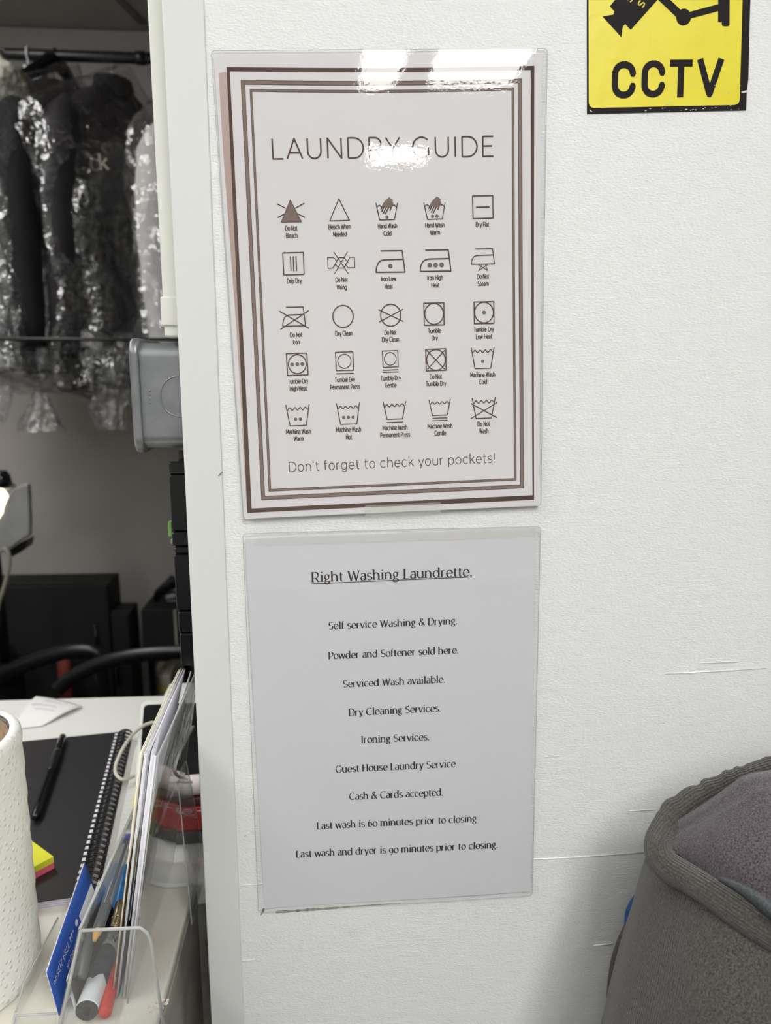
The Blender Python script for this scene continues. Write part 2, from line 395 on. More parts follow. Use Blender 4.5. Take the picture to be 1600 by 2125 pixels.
SER = {
 'R': [(.1, 0, sf, sf), (.1, 1, sf, 0), (.72, 0, .04, .10)], 'L': [(.1, 0, sf, 0), (.1, 1, sf, sf)], 'D': [(.1, 0, sf, 0), (.1, 1, sf, 0)],
 'P': [(.1, 0, sf, sf), (.1, 1, sf, 0)], 'I': [(.18, 0, sf, sf), (.18, 1, sf, sf)], 'H': [(.1, 0, sf, sf), (.1, 1, sf, sf), (.76, 0, sf, sf), (.76, 1, sf, sf)],
 'W': [(.06, 1, .1, .1), (.60, .95, .08, .08), (1.14, 1, .1, .08)], 'i': [(.17, 0, sf, sf), (.17, X, sf, 0)], 'h': [(.1, 0, sf, sf), (.1, 1.06, sf, 0), (.62, 0, sf, sf)],
 'n': [(.1, 0, sf, sf), (.1, X, sf, 0), (.62, 0, sf, sf)], 'm': [(.1, 0, sf, sf), (.1, X, sf, 0), (.54, 0, sf, sf), (1.0, 0, sf, sf)],
 'l': [(.17, 0, sf, sf), (.17, 1.06, sf, 0)], 'd': [(.64, 1.06, sf, 0), (.64, 0, 0, sf)], 'r': [(.1, 0, sf, .13), (.1, X, sf, 0)], 'u': [(.1, X, sf, 0), (.62, X, sf, 0), (.62, 0, 0, sf)],
 'b': [(.1, 1.06, sf, 0)], 'p': [(.1, X, sf, 0), (.1, -.27, sf, sf)], 'f': [(.15, 0, sf, .12)], 'v': [(.02, X, .06, .1), (.60, X, .08, .06)], 'w': [(.02, X, .06, .1), (.48, X, .08, .08), (.94, X, .08, .06)],
 'y': [(.08, X, .09, .1), (.60, X, .08, .08)], 'a': [(.53, 0, 0, .10)], 'k': [(.1, 0, sf, sf), (.1, 1.06, sf, 0)], 'A': [(.03, 0, .08, .08), (.77, 0, .08, .08)],
}
def twidth(s, font, track): return sum(font[c][0] + track for c in s) - track
def stroke2(mb2, pts, wfun, closed=False, caps=True):
    """2-D polyline -> quads + round joints; wfun(dx,dz)->width"""
    pw = 1e9
    n = len(pts)
    for i in range(n - 1):
        (x0, z0), (x1, z1) = pts[i], pts[i + 1]
        dx, dz = x1 - x0, z1 - z0; L = math.hypot(dx, dz)
        if L < 1e-9: continue
        wd = wfun(dx / L, dz / L) / 2; nx, nz_ = -dz / L * wd, dx / L * wd
        o = len(mb2[0]); mb2[0] += [(x0 + nx, z0 + nz_), (x0 - nx, z0 - nz_), (x1 - nx, z1 - nz_), (x1 + nx, z1 + nz_)]; mb2[1].append((o, o + 1, o + 2, o + 3))
        if i > 0 or closed:
            r = min(wd, pw) if i > 0 else wd
            o = len(mb2[0]); mb2[0] += [(x0 + r * math.cos(k * math.pi / 3), z0 + r * math.sin(k * math.pi / 3)) for k in range(6)]; mb2[1].append(tuple(range(o, o + 6)))
        pw = wd
class Surf:
    """the sheet surface: wall-plane (x,z) -> 3-D point just off the paper"""
    def __init__(self, off, eps): self.off, self.eps = off, eps
    def pt(self, x, z): return (x, -(self.off(x, z) + self.eps), z)
def emit2(mb2, surf, name, m, parent):
    mb = MB(); mb.v = [surf.pt(x, z) for x, z in mb2[0]]; mb.f = mb2[1]
    for i, f in enumerate(mb.f):                          # hair-thin stagger so overlapping strokes are never coplanar
        for k in f: mb.v[k] = (mb.v[k][0], mb.v[k][1] - (i % 9) * 6e-6, mb.v[k][2])
    o = mb.build(name, m, parent, recalc=False)
    me = o.data                                           # all print faces look into the room
    bm = bmesh.new(); bm.from_mesh(me); bm.normal_update()
    bmesh.ops.reverse_faces(bm, faces=[f for f in bm.faces if f.normal.y > 0]); bm.to_mesh(me); bm.free()
    return o
def layout(mb2, s, p0, p1, cap, font=G, track=.06, wd=.09, serif=False):
    """lettering on a 2-D baseline p0->p1 (metres) with cap height cap"""
    tw = twidth(s, font, track); ex = ((p1[0] - p0[0]) / tw, (p1[1] - p0[1]) / tw); L = math.hypot(*ex)
    ez = (-ex[1] / L * cap, ex[0] / L * cap)
    def q(x, z): return (p0[0] + ex[0] * x + ez[0] * z, p0[1] + ex[1] * x + ez[1] * z)
    c, sn = ex[0] / L, ex[1] / L
    if serif:
        def wf(dx, dz):
            u, v_ = dx * c + dz * sn, -dx * sn + dz * c
            if abs(v_) > .25 and u * v_ > .12: k = .42 if abs(u) < .8 else .2
            else: k = abs(v_)
            return cap * (.052 + wd * k)
    else:
        def wf(dx, dz): return cap * wd
    x = 0
    for ch in s:
        adv, strokes = font[ch]
        for st in strokes:
            stroke2(mb2, [q(x + a, b) for a, b in st], wf)
            if ch in '.i!' and len(st) == 2 and abs(st[0][1] - st[1][1]) < .1:
                cx, cz = q(x + st[0][0], (st[0][1] + st[1][1]) / 2); r = cap * wd * (.62 if serif else .66)
                o = len(mb2[0]); mb2[0] += [(cx + r * math.cos(k * math.pi / 5), cz + r * math.sin(k * math.pi / 5)) for k in range(10)]; mb2[1].append(tuple(range(o, o + 10)))
        if serif:
            for (sx, sz, l, r) in SER.get(ch, []):
                t = .055; z0, z1 = (sz, sz + t) if sz < .3 else (sz - t, sz)
                o = len(mb2[0]); mb2[0] += [q(x + sx - l - .02, z0), q(x + sx + r + .02, z0), q(x + sx + r + .02, z1), q(x + sx - l - .02, z1)]; mb2[1].append((o, o + 1, o + 2, o + 3))
        x += adv + track
def poly2(mb2, pts):
    o = len(mb2[0]); mb2[0] += list(pts); mb2[1].append(tuple(range(o, o + len(pts))))
def disc2(mb2, c, r, n=14):
    poly2(mb2, [(c[0] + r * math.cos(2 * math.pi * k / n), c[1] + r * math.sin(2 * math.pi * k / n)) for k in range(n)])
PXM = 1 / 3000.0     # about one photo pixel on the wall, in metres

def rquad(q, r, n=6):
    out = []
    for i in range(4):
        p = Vector(q[i]); a = (Vector(q[i - 1]) - p).normalized(); b = (Vector(q[(i + 1) % 4]) - p).normalized()
        p0, p1 = p + a * r, p + b * r
        for k in range(n + 1):
            t = k / n; out.append(tuple((1 - t) ** 2 * p0 + 2 * t * (1 - t) * p + t * t * p1))
    return out
# ------------------------------------------------------------------ laundry guide (laminated sheet)
def inquad(q, u, v):
    """bilinear in a pixel quad TL,TR,BR,BL"""
    t = (lerp(q[0][0], q[1][0], u), lerp(q[0][1], q[1][1], u)); b = (lerp(q[3][0], q[2][0], u), lerp(q[3][1], q[2][1], u))
    return W2(lerp(t[0], b[0], v), lerp(t[1], b[1], v))
GZ0, GZ1 = W2(480, 113)[1], W2(480, 1070)[1]; GX0, GX1 = W2(480, 600)[0], W2(1120, 600)[0]
def off_guide(x, z):
    v = min(1, max(0, (z - GZ0) / (GZ1 - GZ0))); u = min(1, max(0, (x - GX0) / (GX1 - GX0)))
    return .0011 + .0026 * v ** 3 + .0012 * max(0, 1 - u * 4) ** 2 * min(1, v * 3) + .0003 * math.sin(u * 5.2 + .5) * math.sin(v * 4.0 + .6) * (1 - .5 * v)
M_paper = mat('guide_paper', (233, 230, 228), rough=.7, spec=.2)
M_brown = mat('dark_brown_print', (104, 86, 78), rough=.8, col2=(84, 67, 60), mscale=14, spec=.1)
M_tan = mat('tan_print', (146, 129, 119), rough=.8, col2=(136, 118, 108), mscale=900, spec=.1)
M_ink = mat('brown_ink', (95, 79, 72), rough=.8, spec=.1)
M_fill = mat('taupe_print', (140, 124, 116), rough=.8, spec=.1, col2=(128, 112, 104), mscale=900)
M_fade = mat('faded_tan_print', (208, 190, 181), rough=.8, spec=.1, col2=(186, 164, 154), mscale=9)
M_film = clear('laminate_film', tint=(252, 252, 253), rough=.012, ior=1.5, bump=[(22, .00016, 1), (420, .000014, 2)])
def sheet(q, off, eps, nu, nv, name, m, parent, round_px=0):
    mb = MB()
    def fn(u, v):
        x, z = inquad(q, u, v); return (x, -(off(x, z) + eps), z)
    mb.grid(fn, nu, nv)
    o = mb.build(name, m, parent, smooth=True, recalc=False)
    me = o.data
    bm = bmesh.new(); bm.from_mesh(me); bm.normal_update()
    bmesh.ops.reverse_faces(bm, faces=[f for f in bm.faces if f.normal.y > 0])
    if round_px:                       # clip the pouch corners
        r = round_px * PXM
        for (u, v) in ((0, 0), (1, 0), (1, 1), (0, 1)):
            c = Vector(fn(u, v)); k = min(bm.verts, key=lambda w_: (w_.co + Vector(root_loc(o)) - c).length)
            ctr = Vector(fn(.5, .5)); k.co += (ctr - c).normalized() * r * .55
    bm.to_mesh(me); bm.free()
    return o
gbase = ony(780, 1060, 0)
guide = thing('laundry_guide_notice', 'laminated laundry guide sheet with brown borders and rows of care symbols', 'notice', gbase)
Q_paper = [(443.4, 116), (1123.7, 113), (1116.7, 1047), (508, 1074)]
sheet(Q_paper, off_guide, 0, 32, 40, 'paper', M_paper, guide)
S0 = Surf(off_guide, .00012); S1 = Surf(off_guide, .00020)
def band(quadO, quadI, name, m, surf, parent, bow=0.0, n=28):
    """picture-frame band between two pixel quads"""
    mb2 = [[], []]
    def edge(q, a, b, t):
        by = 0
        if (a, b) == (0, 1): by = bow * math.sin(math.pi * t)
        return W2(lerp(q[a][0], q[b][0], t), lerp(q[a][1], q[b][1], t) + by)
    for a, b in ((0, 1), (1, 2), (2, 3), (3, 0)):
        for i in range(n):
            poly2(mb2, [edge(quadO, a, b, i / n), edge(quadO, a, b, (i + 1) / n), edge(quadI, a, b, (i + 1) / n), edge(quadI, a, b, i / n)])
    return emit2(mb2, surf, name, m, parent)
def inset(q, d):
    cx = sum(p[0] for p in q) / 4; cy = sum(p[1] for p in q) / 4
    return [(p[0] + (d if p[0] < cx else -d), p[1] + (d if p[1] < cy else -d)) for p in q]
BO = [(470.5, 141), (1108, 138), (1105.5, 1035.5), (514.5, 1062)]; BI = [(477.5, 150), (1100.5, 146.8), (1102.5, 1026), (523.5, 1053)]
band(BO, BI, 'outer_border', M_brown, S0, guide, bow=3)
MO = [(500, 168), (1082.3, 164.4), (1085, 1011.5), (543.5, 1036)]; MI = [(509, 177), (1074, 173.4), (1077.3, 1004.2), (551, 1027.5)]
mbd = band(MO, MI, 'middle_border', M_tan, S0, guide, bow=3.5)
band(MO, inset(MO, 1.1), 'edge_line', M_ink, S1, mbd, bow=3.5); band(inset(MI, -1.1), MI, 'edge_line', M_ink, S1, mbd, bow=3.5)
IO = [(518.6, 186.3), (1066, 182.7), (1069.4, 995.4), (558.5, 1018.5)]; II = [(523.8, 192), (1061, 188.4), (1064.6, 991), (563.4, 1013.2)]
ibd = band(IO, II, 'inner_border', M_tan, S0, guide, bow=3.5)
band(IO, inset(IO, 1.0), 'edge_line', M_ink, S1, ibd, bow=3.5); band(inset(II, -1.0), II, 'edge_line', M_ink, S1, ibd, bow=3.5)
mb2 = [[], []]
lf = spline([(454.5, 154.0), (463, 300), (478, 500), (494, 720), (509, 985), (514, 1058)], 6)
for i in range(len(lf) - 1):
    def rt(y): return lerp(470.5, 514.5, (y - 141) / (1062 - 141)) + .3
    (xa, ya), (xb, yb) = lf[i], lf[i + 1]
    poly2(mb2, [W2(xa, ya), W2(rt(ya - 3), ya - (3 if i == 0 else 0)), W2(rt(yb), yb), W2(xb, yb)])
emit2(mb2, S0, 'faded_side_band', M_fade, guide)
def px_text(parent, surf, name, m, s, a, b, cap, **k):
    mb2 = [[], []]; layout(mb2, s, W2(*a), W2(*b), cap * PXM, **k); return emit2(mb2, surf, name, m, parent)
def capm(px, py, c):
    p, q = W2(px, py), W2(px, py - c); return math.hypot(p[0] - q[0], p[1] - q[1]) / PXM
px_text(guide, S0, 'title_lettering', M_ink, 'LAUNDRY GUIDE', (563, 331.5), (1025.5, 325), capm(800, 330, 41.5), track=.13, wd=.085)
px_text(guide, S0, 'slogan_lettering', M_ink, "Don't forget to check your pockets!", (599.5, 978), (1026, 958.5), capm(800, 968, 19.5), track=.10, wd=.085)
# --- symbols: strokes in zoomed-crop pixels
ZA = lambda x, y: (550 + x / 5.714, 380 + y / 5.714); ZB = lambda x, y: (770 + x / 5.714, 380 + y / 5.714)
ZCc = lambda x, y: (560 + x / 5.714, 610 + y / 5.714); ZD = lambda x, y: (770 + x / 5.714, 610 + y / 5.714); ZE = lambda x, y: (570 + x / 3.2653, 800 + y / 3.2653)
def ell(cx, cy, rx, ry, n=36): return [(cx + rx * math.cos(2 * math.pi * i / n), cy + ry * math.sin(2 * math.pi * i / n)) for i in range(n + 1)]
def rot(pts, c, a):
    ca, sa = math.cos(a), math.sin(a); return [(c[0] + (x - c[0]) * ca - (y - c[1]) * sa, c[1] + (x - c[0]) * sa + (y - c[1]) * ca) for x, y in pts]
def symbol(Z, label, lines, fills=(), dots=(), wd=1.9, cap=()):
    mb2 = [[], []]
    for st in lines:
        w_ = wd
        if isinstance(st, tuple): w_, st = st
        stroke2(mb2, [W2(*Z(*p)) for p in st], lambda a, b: w_ * PXM, closed=(st[0] == st[-1]))
    o = emit2(mb2, S1, 'care_symbol', M_ink, guide); o['label'] = label
    for f in fills:
        m2 = [[], []]; poly2(m2, [W2(*Z(*p)) for p in f]); emit2(m2, S0, 'symbol_fill', M_fill, o)
    for (x, y, r) in dots:
        m2 = [[], []]; disc2(m2, W2(*Z(x, y)), r * PXM); emit2(m2, S0, 'symbol_dot', M_fill, o)
        m2 = [[], []]; stroke2(m2, [(W2(*Z(x, y))[0] + r * PXM * math.cos(k * .4488), W2(*Z(x, y))[1] + r * PXM * math.sin(k * .4488)) for k in range(15)], lambda a, b: .8 * PXM)
        emit2(m2, S1, 'dot_outline', M_ink, o)
    for (s, cx, cy) in cap:
        tw = twidth(s, G, .10) * 9.4 * .60
        m2 = [[], []]; sl = .03
        h = capm(cx, cy, 9.4)
        layout(m2, s, W2(cx - tw / 2, cy + 4.6 + sl * tw / 2), W2(cx + tw / 2, cy + 4.6 - sl * tw / 2), h * PXM, track=.10, wd=.155)
        emit2(m2, S1, 'symbol_caption', M_ink, o)
    return o
def tub(xl0, yl, xl1, yb, xr1, xr0, yr, waves, wd):
    """wash tub: rim left, base left, base right, rim right + wavy water line"""
    return [[(xl0, yl), (xl1, yb), (xr1, yb - 2), (xr0, yr)], waves]
def wave(x0, y0, x1, y1, n, amp):
    return [(lerp(x0, x1, t / (8.0 * n)), lerp(y0, y1, t / (8.0 * n)) + amp * math.cos(2 * math.pi * t / 8.0)) for t in range(8 * n + 1)]
def hand(dx=0, dy=0):
    f = [(212, 170), (262, 208), (252, 222), (262, 240), (262, 265), (248, 285), (232, 300), (208, 300), (188, 296), (165, 292), (148, 288), (128, 300), (112, 318), (118, 290), (150, 232), (172, 205), (198, 185)]
    return [(x + dx, y + dy) for x, y in f]
def fingers(dx=0, dy=0):
    return [(2.4, [(x0 + dx, y0 + dy), (x1 + dx, y1 + dy)]) for x0, y0, x1, y1 in ((152, 285, 124, 345), (178, 292, 144, 366), (205, 296, 166, 376), (128, 296, 112, 318), (240, 290, 222, 332))]
def iron(x0, y0, x1, ybase, xt0, yt, xt1, ymid, wd):
    """iron outline: toe x0.., handle"""
    return [[(xt0, yt), (xt1, yt - 4), (x1, ybase - 4), (x0, ybase)] + [(x0 + 4, ybase - (ybase - ymid) * .35)] + [(x0 + (x1 - x0) * k[0], ybase - (ybase - ymid) * k[1]) for k in ((.04, .55), (.09, .78), (.17, .93), (.27, .99))] + [(lerp(xt1, x1, (ymid - yt) / (ybase - yt)), ymid - 6)]]
symbol(ZA, 'do not bleach symbol', [[(142, 250), (250, 306)], [(466, 244), (358, 304)], [(150, 416), (228, 374)], [(472, 410), (384, 368)], (1.0, [(300, 205), (192, 470), (434, 466), (300, 205)])], fills=[[(300, 203), (192, 471), (434, 467)]], cap=[('Do Not', 605, 474.5), ('Bleach', 606, 490)])
symbol(ZA, 'bleach when needed symbol', [[(875, 190), (768, 453), (1000, 446), (875, 190)]], cap=[('Bleach When', 705, 471.5), ('Needed', 705.5, 487)])
symbol(ZB, 'hand wash cold symbol', [[(56, 240), (100, 442), (276, 436), (312, 238)], [(72, 292), (84, 274), (96, 268), (110, 276), (126, 296)], [(254, 274), (272, 266), (284, 272), (300, 296)]] + fingers(), fills=[hand()], dots=[(187, 408, 2.9)], cap=[('Hand Wash', 804, 469.5), ('Cold', 804, 485)])
symbol(ZB, 'hand wash warm symbol', [[(622, 232), (666, 434), (842, 428), (876, 228)], [(640, 284), (650, 266), (662, 260), (676, 268), (692, 288)], [(820, 266), (838, 258), (850, 264), (866, 288)]] + fingers(566, -10), fills=[hand(566, -10)], dots=[(726, 398, 2.9), (778, 396, 2.9)], cap=[('Hand Wash', 902, 467.8), ('Warm', 902.5, 483)])
symbol(ZB, 'dry flat symbol', [(2.2, [(1200, 156), (1440, 152), (1442, 418), (1206, 424), (1200, 156)]), (2.6, [(1240, 290), (1400, 286)])], cap=[('Dry Flat', 1000.5, 466.5)])
symbol(ZA, 'drip dry symbol', [(2.2, [(212, 832), (456, 826), (464, 1086), (224, 1092), (212, 832)]), (2.2, [(302, 872), (310, 1050)]), (2.2, [(336, 872), (342, 1050)]), (2.2, [(368, 870), (376, 1048)])], cap=[('Drip Dry', 611, 583.5)])
symbol(ZA, 'do not wring symbol', [(1.6, [(852, 930), (815, 888), (742, 888), (746, 1014), (805, 1012), (875, 888), (935, 886), (970, 930)]), (1.6, [(835, 965), (870, 1012), (935, 1010), (1005, 884), (1060, 882), (1064, 1006), (985, 1008), (950, 965)]), (1.6, [(815, 820), (988, 1080)]), (1.6, [(978, 818), (822, 1082)]), (1.6, [(935, 886), (985, 950)]), (1.6, [(835, 965), (805, 1012)])], cap=[('Do Not', 709, 581), ('Wring', 709.5, 596.5)])
symbol(ZB, 'iron low heat symbol', [(2.5, s) for s in iron(58, 1062, 400, 1062, 112, 808, 366, 912, 2)], dots=[(226, 988, 4.0)], cap=[('Iron Low', 806, 579), ('Heat', 806.5, 594.5)])
symbol(ZB, 'iron high heat symbol', [(2.5, s) for s in iron(580, 1050, 944, 1050, 640, 798, 912, 902, 2)], dots=[(692, 976, 4.2), (762, 975, 4.2), (833, 973, 4.2)], cap=[('Iron High', 902.5, 576.5), ('Heat', 903, 592)])
symbol(ZB, 'do not steam symbol', [(2.0, s) for s in iron(1184, 966, 1458, 966, 1232, 784, 1436, 860, 2)] + [(1.3, [(1270, 972), (1378, 1040), (1348, 964)]), (1.3, [(1378, 970), (1270, 1042), (1310, 966)])], cap=[('Do Not', 1001.5, 574), ('Steam', 1002, 589)])
symbol(ZCc, 'do not iron symbol', [(2.1, s) for s in iron(154, 384, 424, 384, 194, 160, 396, 250, 2)] + [(2.1, [(118, 206), (468, 412)]), (2.1, [(462, 198), (128, 422)])], cap=[('Do Not', 615, 695), ('Iron', 615.5, 710)])
symbol(ZCc, 'dry clean symbol', [(2.2, ell(867, 268, 121, 131))], cap=[('Dry Clean', 713.5, 692)])
symbol(ZD, 'do not dry clean symbol', [(2.2, ell(231, 254, 119, 130)), (2.0, [(86, 188), (380, 328)]), (2.0, [(376, 182), (94, 336)])], cap=[('Do Not', 810, 690), ('Dry Clean', 810, 704.5)])
symbol(ZD, 'tumble dry symbol', [(2.2, [(622, 112), (860, 106), (862, 368), (628, 374), (622, 112)]), (2.2, ell(744, 238, 111, 124))], cap=[('Tumble', 901, 686.5), ('Dry', 901.5, 701.5)])
symbol(ZD, 'tumble dry low heat symbol', [(2.2, [(1216, 98), (1450, 92), (1452, 350), (1220, 356), (1216, 98)]), (2.2, ell(1334, 222, 111, 122))], dots=[(1334, 222, 3.3)], cap=[('Tumble Dry', 1003, 683.5), ('Low Heat', 1003.5, 698.5)])
symbol(ZCc, 'tumble dry high heat symbol', [(2.2, [(198, 708), (440, 702), (454, 958), (212, 966), (198, 708)]), (2.2, ell(327, 832, 105, 112))], dots=[(266, 836, 3.3), (327, 833, 3.3), (386, 831, 3.3)], cap=[('Tumble Dry', 619, 791), ('High Heat', 619.5, 806)])
symbol(ZCc, 'tumble dry permanent press symbol', [(1.9, [(778, 692), (984, 686), (990, 904), (788, 910), (778, 692)]), (1.7, ell(884, 798, 78, 83)), (2.0, [(786, 946), (992, 940)])], cap=[('Tumble Dry', 716, 787.5), ('Permanent Press', 716.5, 802.5)])
symbol(ZD, 'tumble dry gentle symbol', [(1.9, [(132, 678), (314, 672), (318, 864), (140, 870), (132, 678)]), (1.6, ell(225, 770, 70, 74)), (1.9, [(138, 904), (320, 897)]), (1.9, [(138, 930), (320, 923)])], cap=[('Tumble Dry', 810.5, 784.5), ('Gentle', 810.5, 799)])
symbol(ZD, 'do not tumble dry symbol', [(2.2, [(644, 658), (882, 650), (884, 904), (650, 912), (644, 658)]), (2.2, ell(765, 782, 110, 122)), (2.0, [(655, 668), (868, 892)]), (2.0, [(868, 668), (664, 896)])], cap=[('Do Not', 903.5, 781.5), ('Tumble Dry', 904, 796)])
symbol(ZD, 'machine wash cold symbol', [(2.0, [(1182, 638), (1226, 886), (1412, 880), (1452, 630)]), (2.0, wave(1196, 684, 1440, 676, 4, 16)[:]), ], dots=[(1317, 800, 2.8)], cap=[('Machine Wash', 1000.5, 777.5), ('Cold', 1001, 792)])
symbol(ZE, 'machine wash warm symbol', [(2.0, [(76, 130), (106, 272), (216, 268), (234, 124)]), (2.0, wave(86, 160, 226, 152, 4, 9))], dots=[(143, 227, 2.9), (176, 226, 2.9)], cap=[('Machine Wash', 620, 895), ('Warm', 620.5, 909.5)])
symbol(ZE, 'machine wash hot symbol', [(2.0, [(418, 120), (446, 262), (556, 258), (573, 114)]), (2.0, wave(428, 150, 566, 144, 4, 9))], dots=[(467, 215, 2.9), (499, 214, 2.9), (531, 213, 2.9)], cap=[('Machine Wash', 723.5, 891), ('Hot', 724, 906)])
symbol(ZE, 'machine wash permanent press symbol', [(2.0, [(733, 110), (760, 228), (864, 224), (886, 104)]), (2.0, wave(742, 138, 878, 130, 4, 8)), (2.0, [(758, 249), (868, 245)])], cap=[('Machine Wash', 819, 887), ('Permanent Press', 819.5, 901.5)])
symbol(ZE, 'machine wash gentle symbol', [(1.9, [(1042, 96), (1066, 202), (1166, 198), (1187, 90)]), (1.8, wave(1050, 120, 1180, 113, 4, 8)), (1.8, [(1066, 220), (1168, 217)]), (1.8, [(1066, 237), (1168, 233)])], cap=[('Machine Wash', 912, 883.5), ('Gentle', 912.5, 898)])
symbol(ZE, 'do not wash symbol', [(2.0, [(1334, 84), (1360, 222), (1464, 218), (1490, 78)]), (2.0, wave(1342, 112, 1484, 106, 4, 9)), (2.0, [(1324, 120), (1502, 216)]), (2.0, [(1502, 114), (1324, 224)])], cap=[('Do Not', 1002, 879), ('Wash', 1002.5, 893.5)])
# laminate pouch and tape over the sheet
film1 = sheet([(439, 106.8), (1135, 102.4), (1119.5, 1047.6), (506.5, 1074.8)], off_guide, .00045, 48, 60, 'laminate_film', M_film, guide, round_px=10)
M_fedge = mat('laminate_edge', (176, 178, 176), rough=.4)
def pouch_edge(q, off, parent):
    pts = rquad(q, 9, 5); pts = pts + [pts[0]]; out = []
    for i in range(len(pts) - 1):
        for k in range(8):
            x, z = W2(lerp(pts[i][0], pts[i + 1][0], k / 8), lerp(pts[i][1], pts[i + 1][1], k / 8)); out.append((x, -(off(x, z) + .0003), z))
    out.append(out[0])
    MB().tube(out, .00017, n=5, cap=False).build('pouch_edge', M_fedge, parent, smooth=True)
pouch_edge([(439, 106.8), (1135, 102.4), (1119.5, 1047.6), (506.5, 1074.8)], off_guide, guide)
M_tape = clear('clear_tape', tint=(252, 252, 250), rough=.15, ior=1.35, haze=.22, hazecol=(242, 242, 238))
sheet([(757, 1047), (913, 1040), (913, 1062), (757, 1071)], lambda x, z: off_guide(x, z), .0007, 6, 3, 'tape_strip', M_tape, guide)

# ------------------------------------------------------------------ services notice (second laminated sheet)
NZ0, NZ1 = W2(520, 1110)[1], W2(520, 1885)[1]; NX0, NX1 = W2(520, 1500)[0], W2(1110, 1500)[0]
def off_note(x, z):
    v = min(1, max(0, (z - NZ0) / (NZ1 - NZ0))); u = min(1, max(0, (x - NX0) / (NX1 - NX0)))
    return .0010 + .0011 * max(0, 1 - u * 3) ** 2 * max(0, 1 - v * 1.2) + .0004 * math.sin(u * 6) * math.sin(v * 5)
nbase = ony(820, 1880, 0)
note = thing('services_notice', 'plain laminated notice listing laundrette services in grey serif type', 'notice', nbase)
M_paper2 = mat('notice_paper', (225, 225, 227), rough=.7, spec=.2)
M_ink2 = mat('grey_black_ink', (62, 56, 53), rough=.8, spec=.1)
sheet([(509, 1117), (1110.5, 1094), (1099, 1848), (548.5, 1884)], off_note, 0, 20, 26, 'paper', M_paper2, note)
SN = Surf(off_note, .00015)
def line(s, x0, y0, x1, y1, cap, name='text_line', wd=.12):
    return px_text(note, SN, name, M_ink2, s, (x0, y0), (x1, y1), capm((x0 + x1) / 2, (y0 + y1) / 2, cap), font=GS, track=.055, wd=wd, serif=True)
hd = line('Right Washing Laundrette.', 647, 1207, 979, 1195, 20, 'heading_lettering', wd=.115)
mb2 = [[], []]; stroke2(mb2, [W2(646, 1210.5), W2(980, 1196.5)], lambda a, b: 1.6 * PXM); emit2(mb2, SN, 'underline', M_ink2, hd)
line('Self service Washing & Drying.', 682, 1304.5, 948.5, 1294.5, 14.6)
line('Powder and Softener sold here.', 682, 1366.5, 951, 1355, 14.6)
line('Serviced Wash available.', 712, 1425, 923.5, 1415.5, 14.6)
line('Dry Cleaning Services.', 724, 1484, 914, 1475, 14.6)
line('Ironing Services.', 749, 1540.5, 890.5, 1534.5, 14.6)
line('Guest House Laundry Service', 696.5, 1602, 945, 1590, 14.6)
line('Cash & Cards accepted.', 725, 1658.5, 919, 1649, 14.6)
line('Last wash is 60 minutes prior to closing', 658, 1719.5, 988, 1703, 14.4)
line('Last wash and dryer is 90 minutes prior to closing.', 615, 1778.5, 1032, 1757, 14.4)
sheet([(504.5, 1106), (1121, 1091), (1104, 1856), (537, 1892.5)], off_note, .00045, 40, 50, 'laminate_film', M_film, note, round_px=9)
pouch_edge([(504.5, 1106), (1121, 1091), (1104, 1856), (537, 1892.5)], off_note, note)
sheet([(526, 1116), (1120, 1094), (1119, 1113), (528, 1131)], off_note, .0007, 20, 3, 'tape_strip', M_tape, note)

# ------------------------------------------------------------------ CCTV warning sticker
M_yel = mat('warning_yellow', (236, 222, 50), rough=.42, col2=(232, 216, 44), mscale=30, bump=(120, .0003, 3))
M_blk = mat('sticker_black', (36, 31, 33), rough=.6, spec=.12)
M_scuff = mat('scuffed_white', (225, 222, 215), rough=.8)
cbase = ony(1385, 230, 0)
cctv = thing('cctv_sticker', 'yellow and black CCTV warning sticker on the white wall', 'sign', cbase)
off_c = lambda x, z: .0006
SC0 = Surf(off_c, 0); SC1 = Surf(off_c, .00015); SC2 = Surf(off_c, .00030)
mb = MB(); mb.slab([tuple(ony(x, y, 0)) for x, y in ((1217, -300), (1566, -300), (1555, 40), (1552, 165), (1549, 190), (1548.5, 195), (1547.5, 229), (1218, 236.5))], (0, -.0006, 0))
mb.build('sticker_backing', M_blk, cctv)
mb2 = [[], []]; poly2(mb2, [W2(*p) for p in rquad([(1220, -290), (1548, -290), (1533.5, 218.5), (1221, 225)], 13)]); emit2(mb2, SC1, 'yellow_panel', M_yel, cctv)
K = lambda x, y: (1180 + x / 3.8095, y / 3.8077)
mb2 = [[], []]
poly2(mb2, [W2(*K(*p)) for p in ((413, 298), (425, 212), (445, 195), (487, 240), (720, -20), (900, -220), (700, -420), (322, 55), (357, 95), (350, 120), (265, 135))])
cm = emit2(mb2, SC2, 'camera_emblem', M_blk, cctv)
mb2 = [[], []]
stroke2(mb2, [W2(*K(715, -30)), W2(*K(905, 150))], lambda a, b: 15 * PXM); stroke2(mb2, [W2(*K(905, 138)), W2(*K(1190, 62))], lambda a, b: 12 * PXM)
disc2(mb2, W2(*K(905, 140)), 15 * PXM, 20)
poly2(mb2, [W2(*K(*p)) for p in ((1180, -300), (1206, -300), (1206, 180), (1176, 178))]); poly2(mb2, [W2(*K(*p)) for p in ((1206, -300), (1270, -300), (1266, 206), (1252, 212), (1216, 212), (1206, 204))])
emit2(mb2, SC2, 'camera_arm', M_blk, cctv)
mb2 = [[], []]; layout(mb2, 'S', W2(*K(478, 32)), W2(*K(510, -10)), 12 * PXM, track=0, wd=.2); layout(mb2, 'SY', W2(*K(572, 75)), W2(*K(646, -22)), 12 * PXM, track=.25, wd=.2)
emit2(mb2, Surf(off_c, .00045), 'emblem_lettering', M_yel, cm)
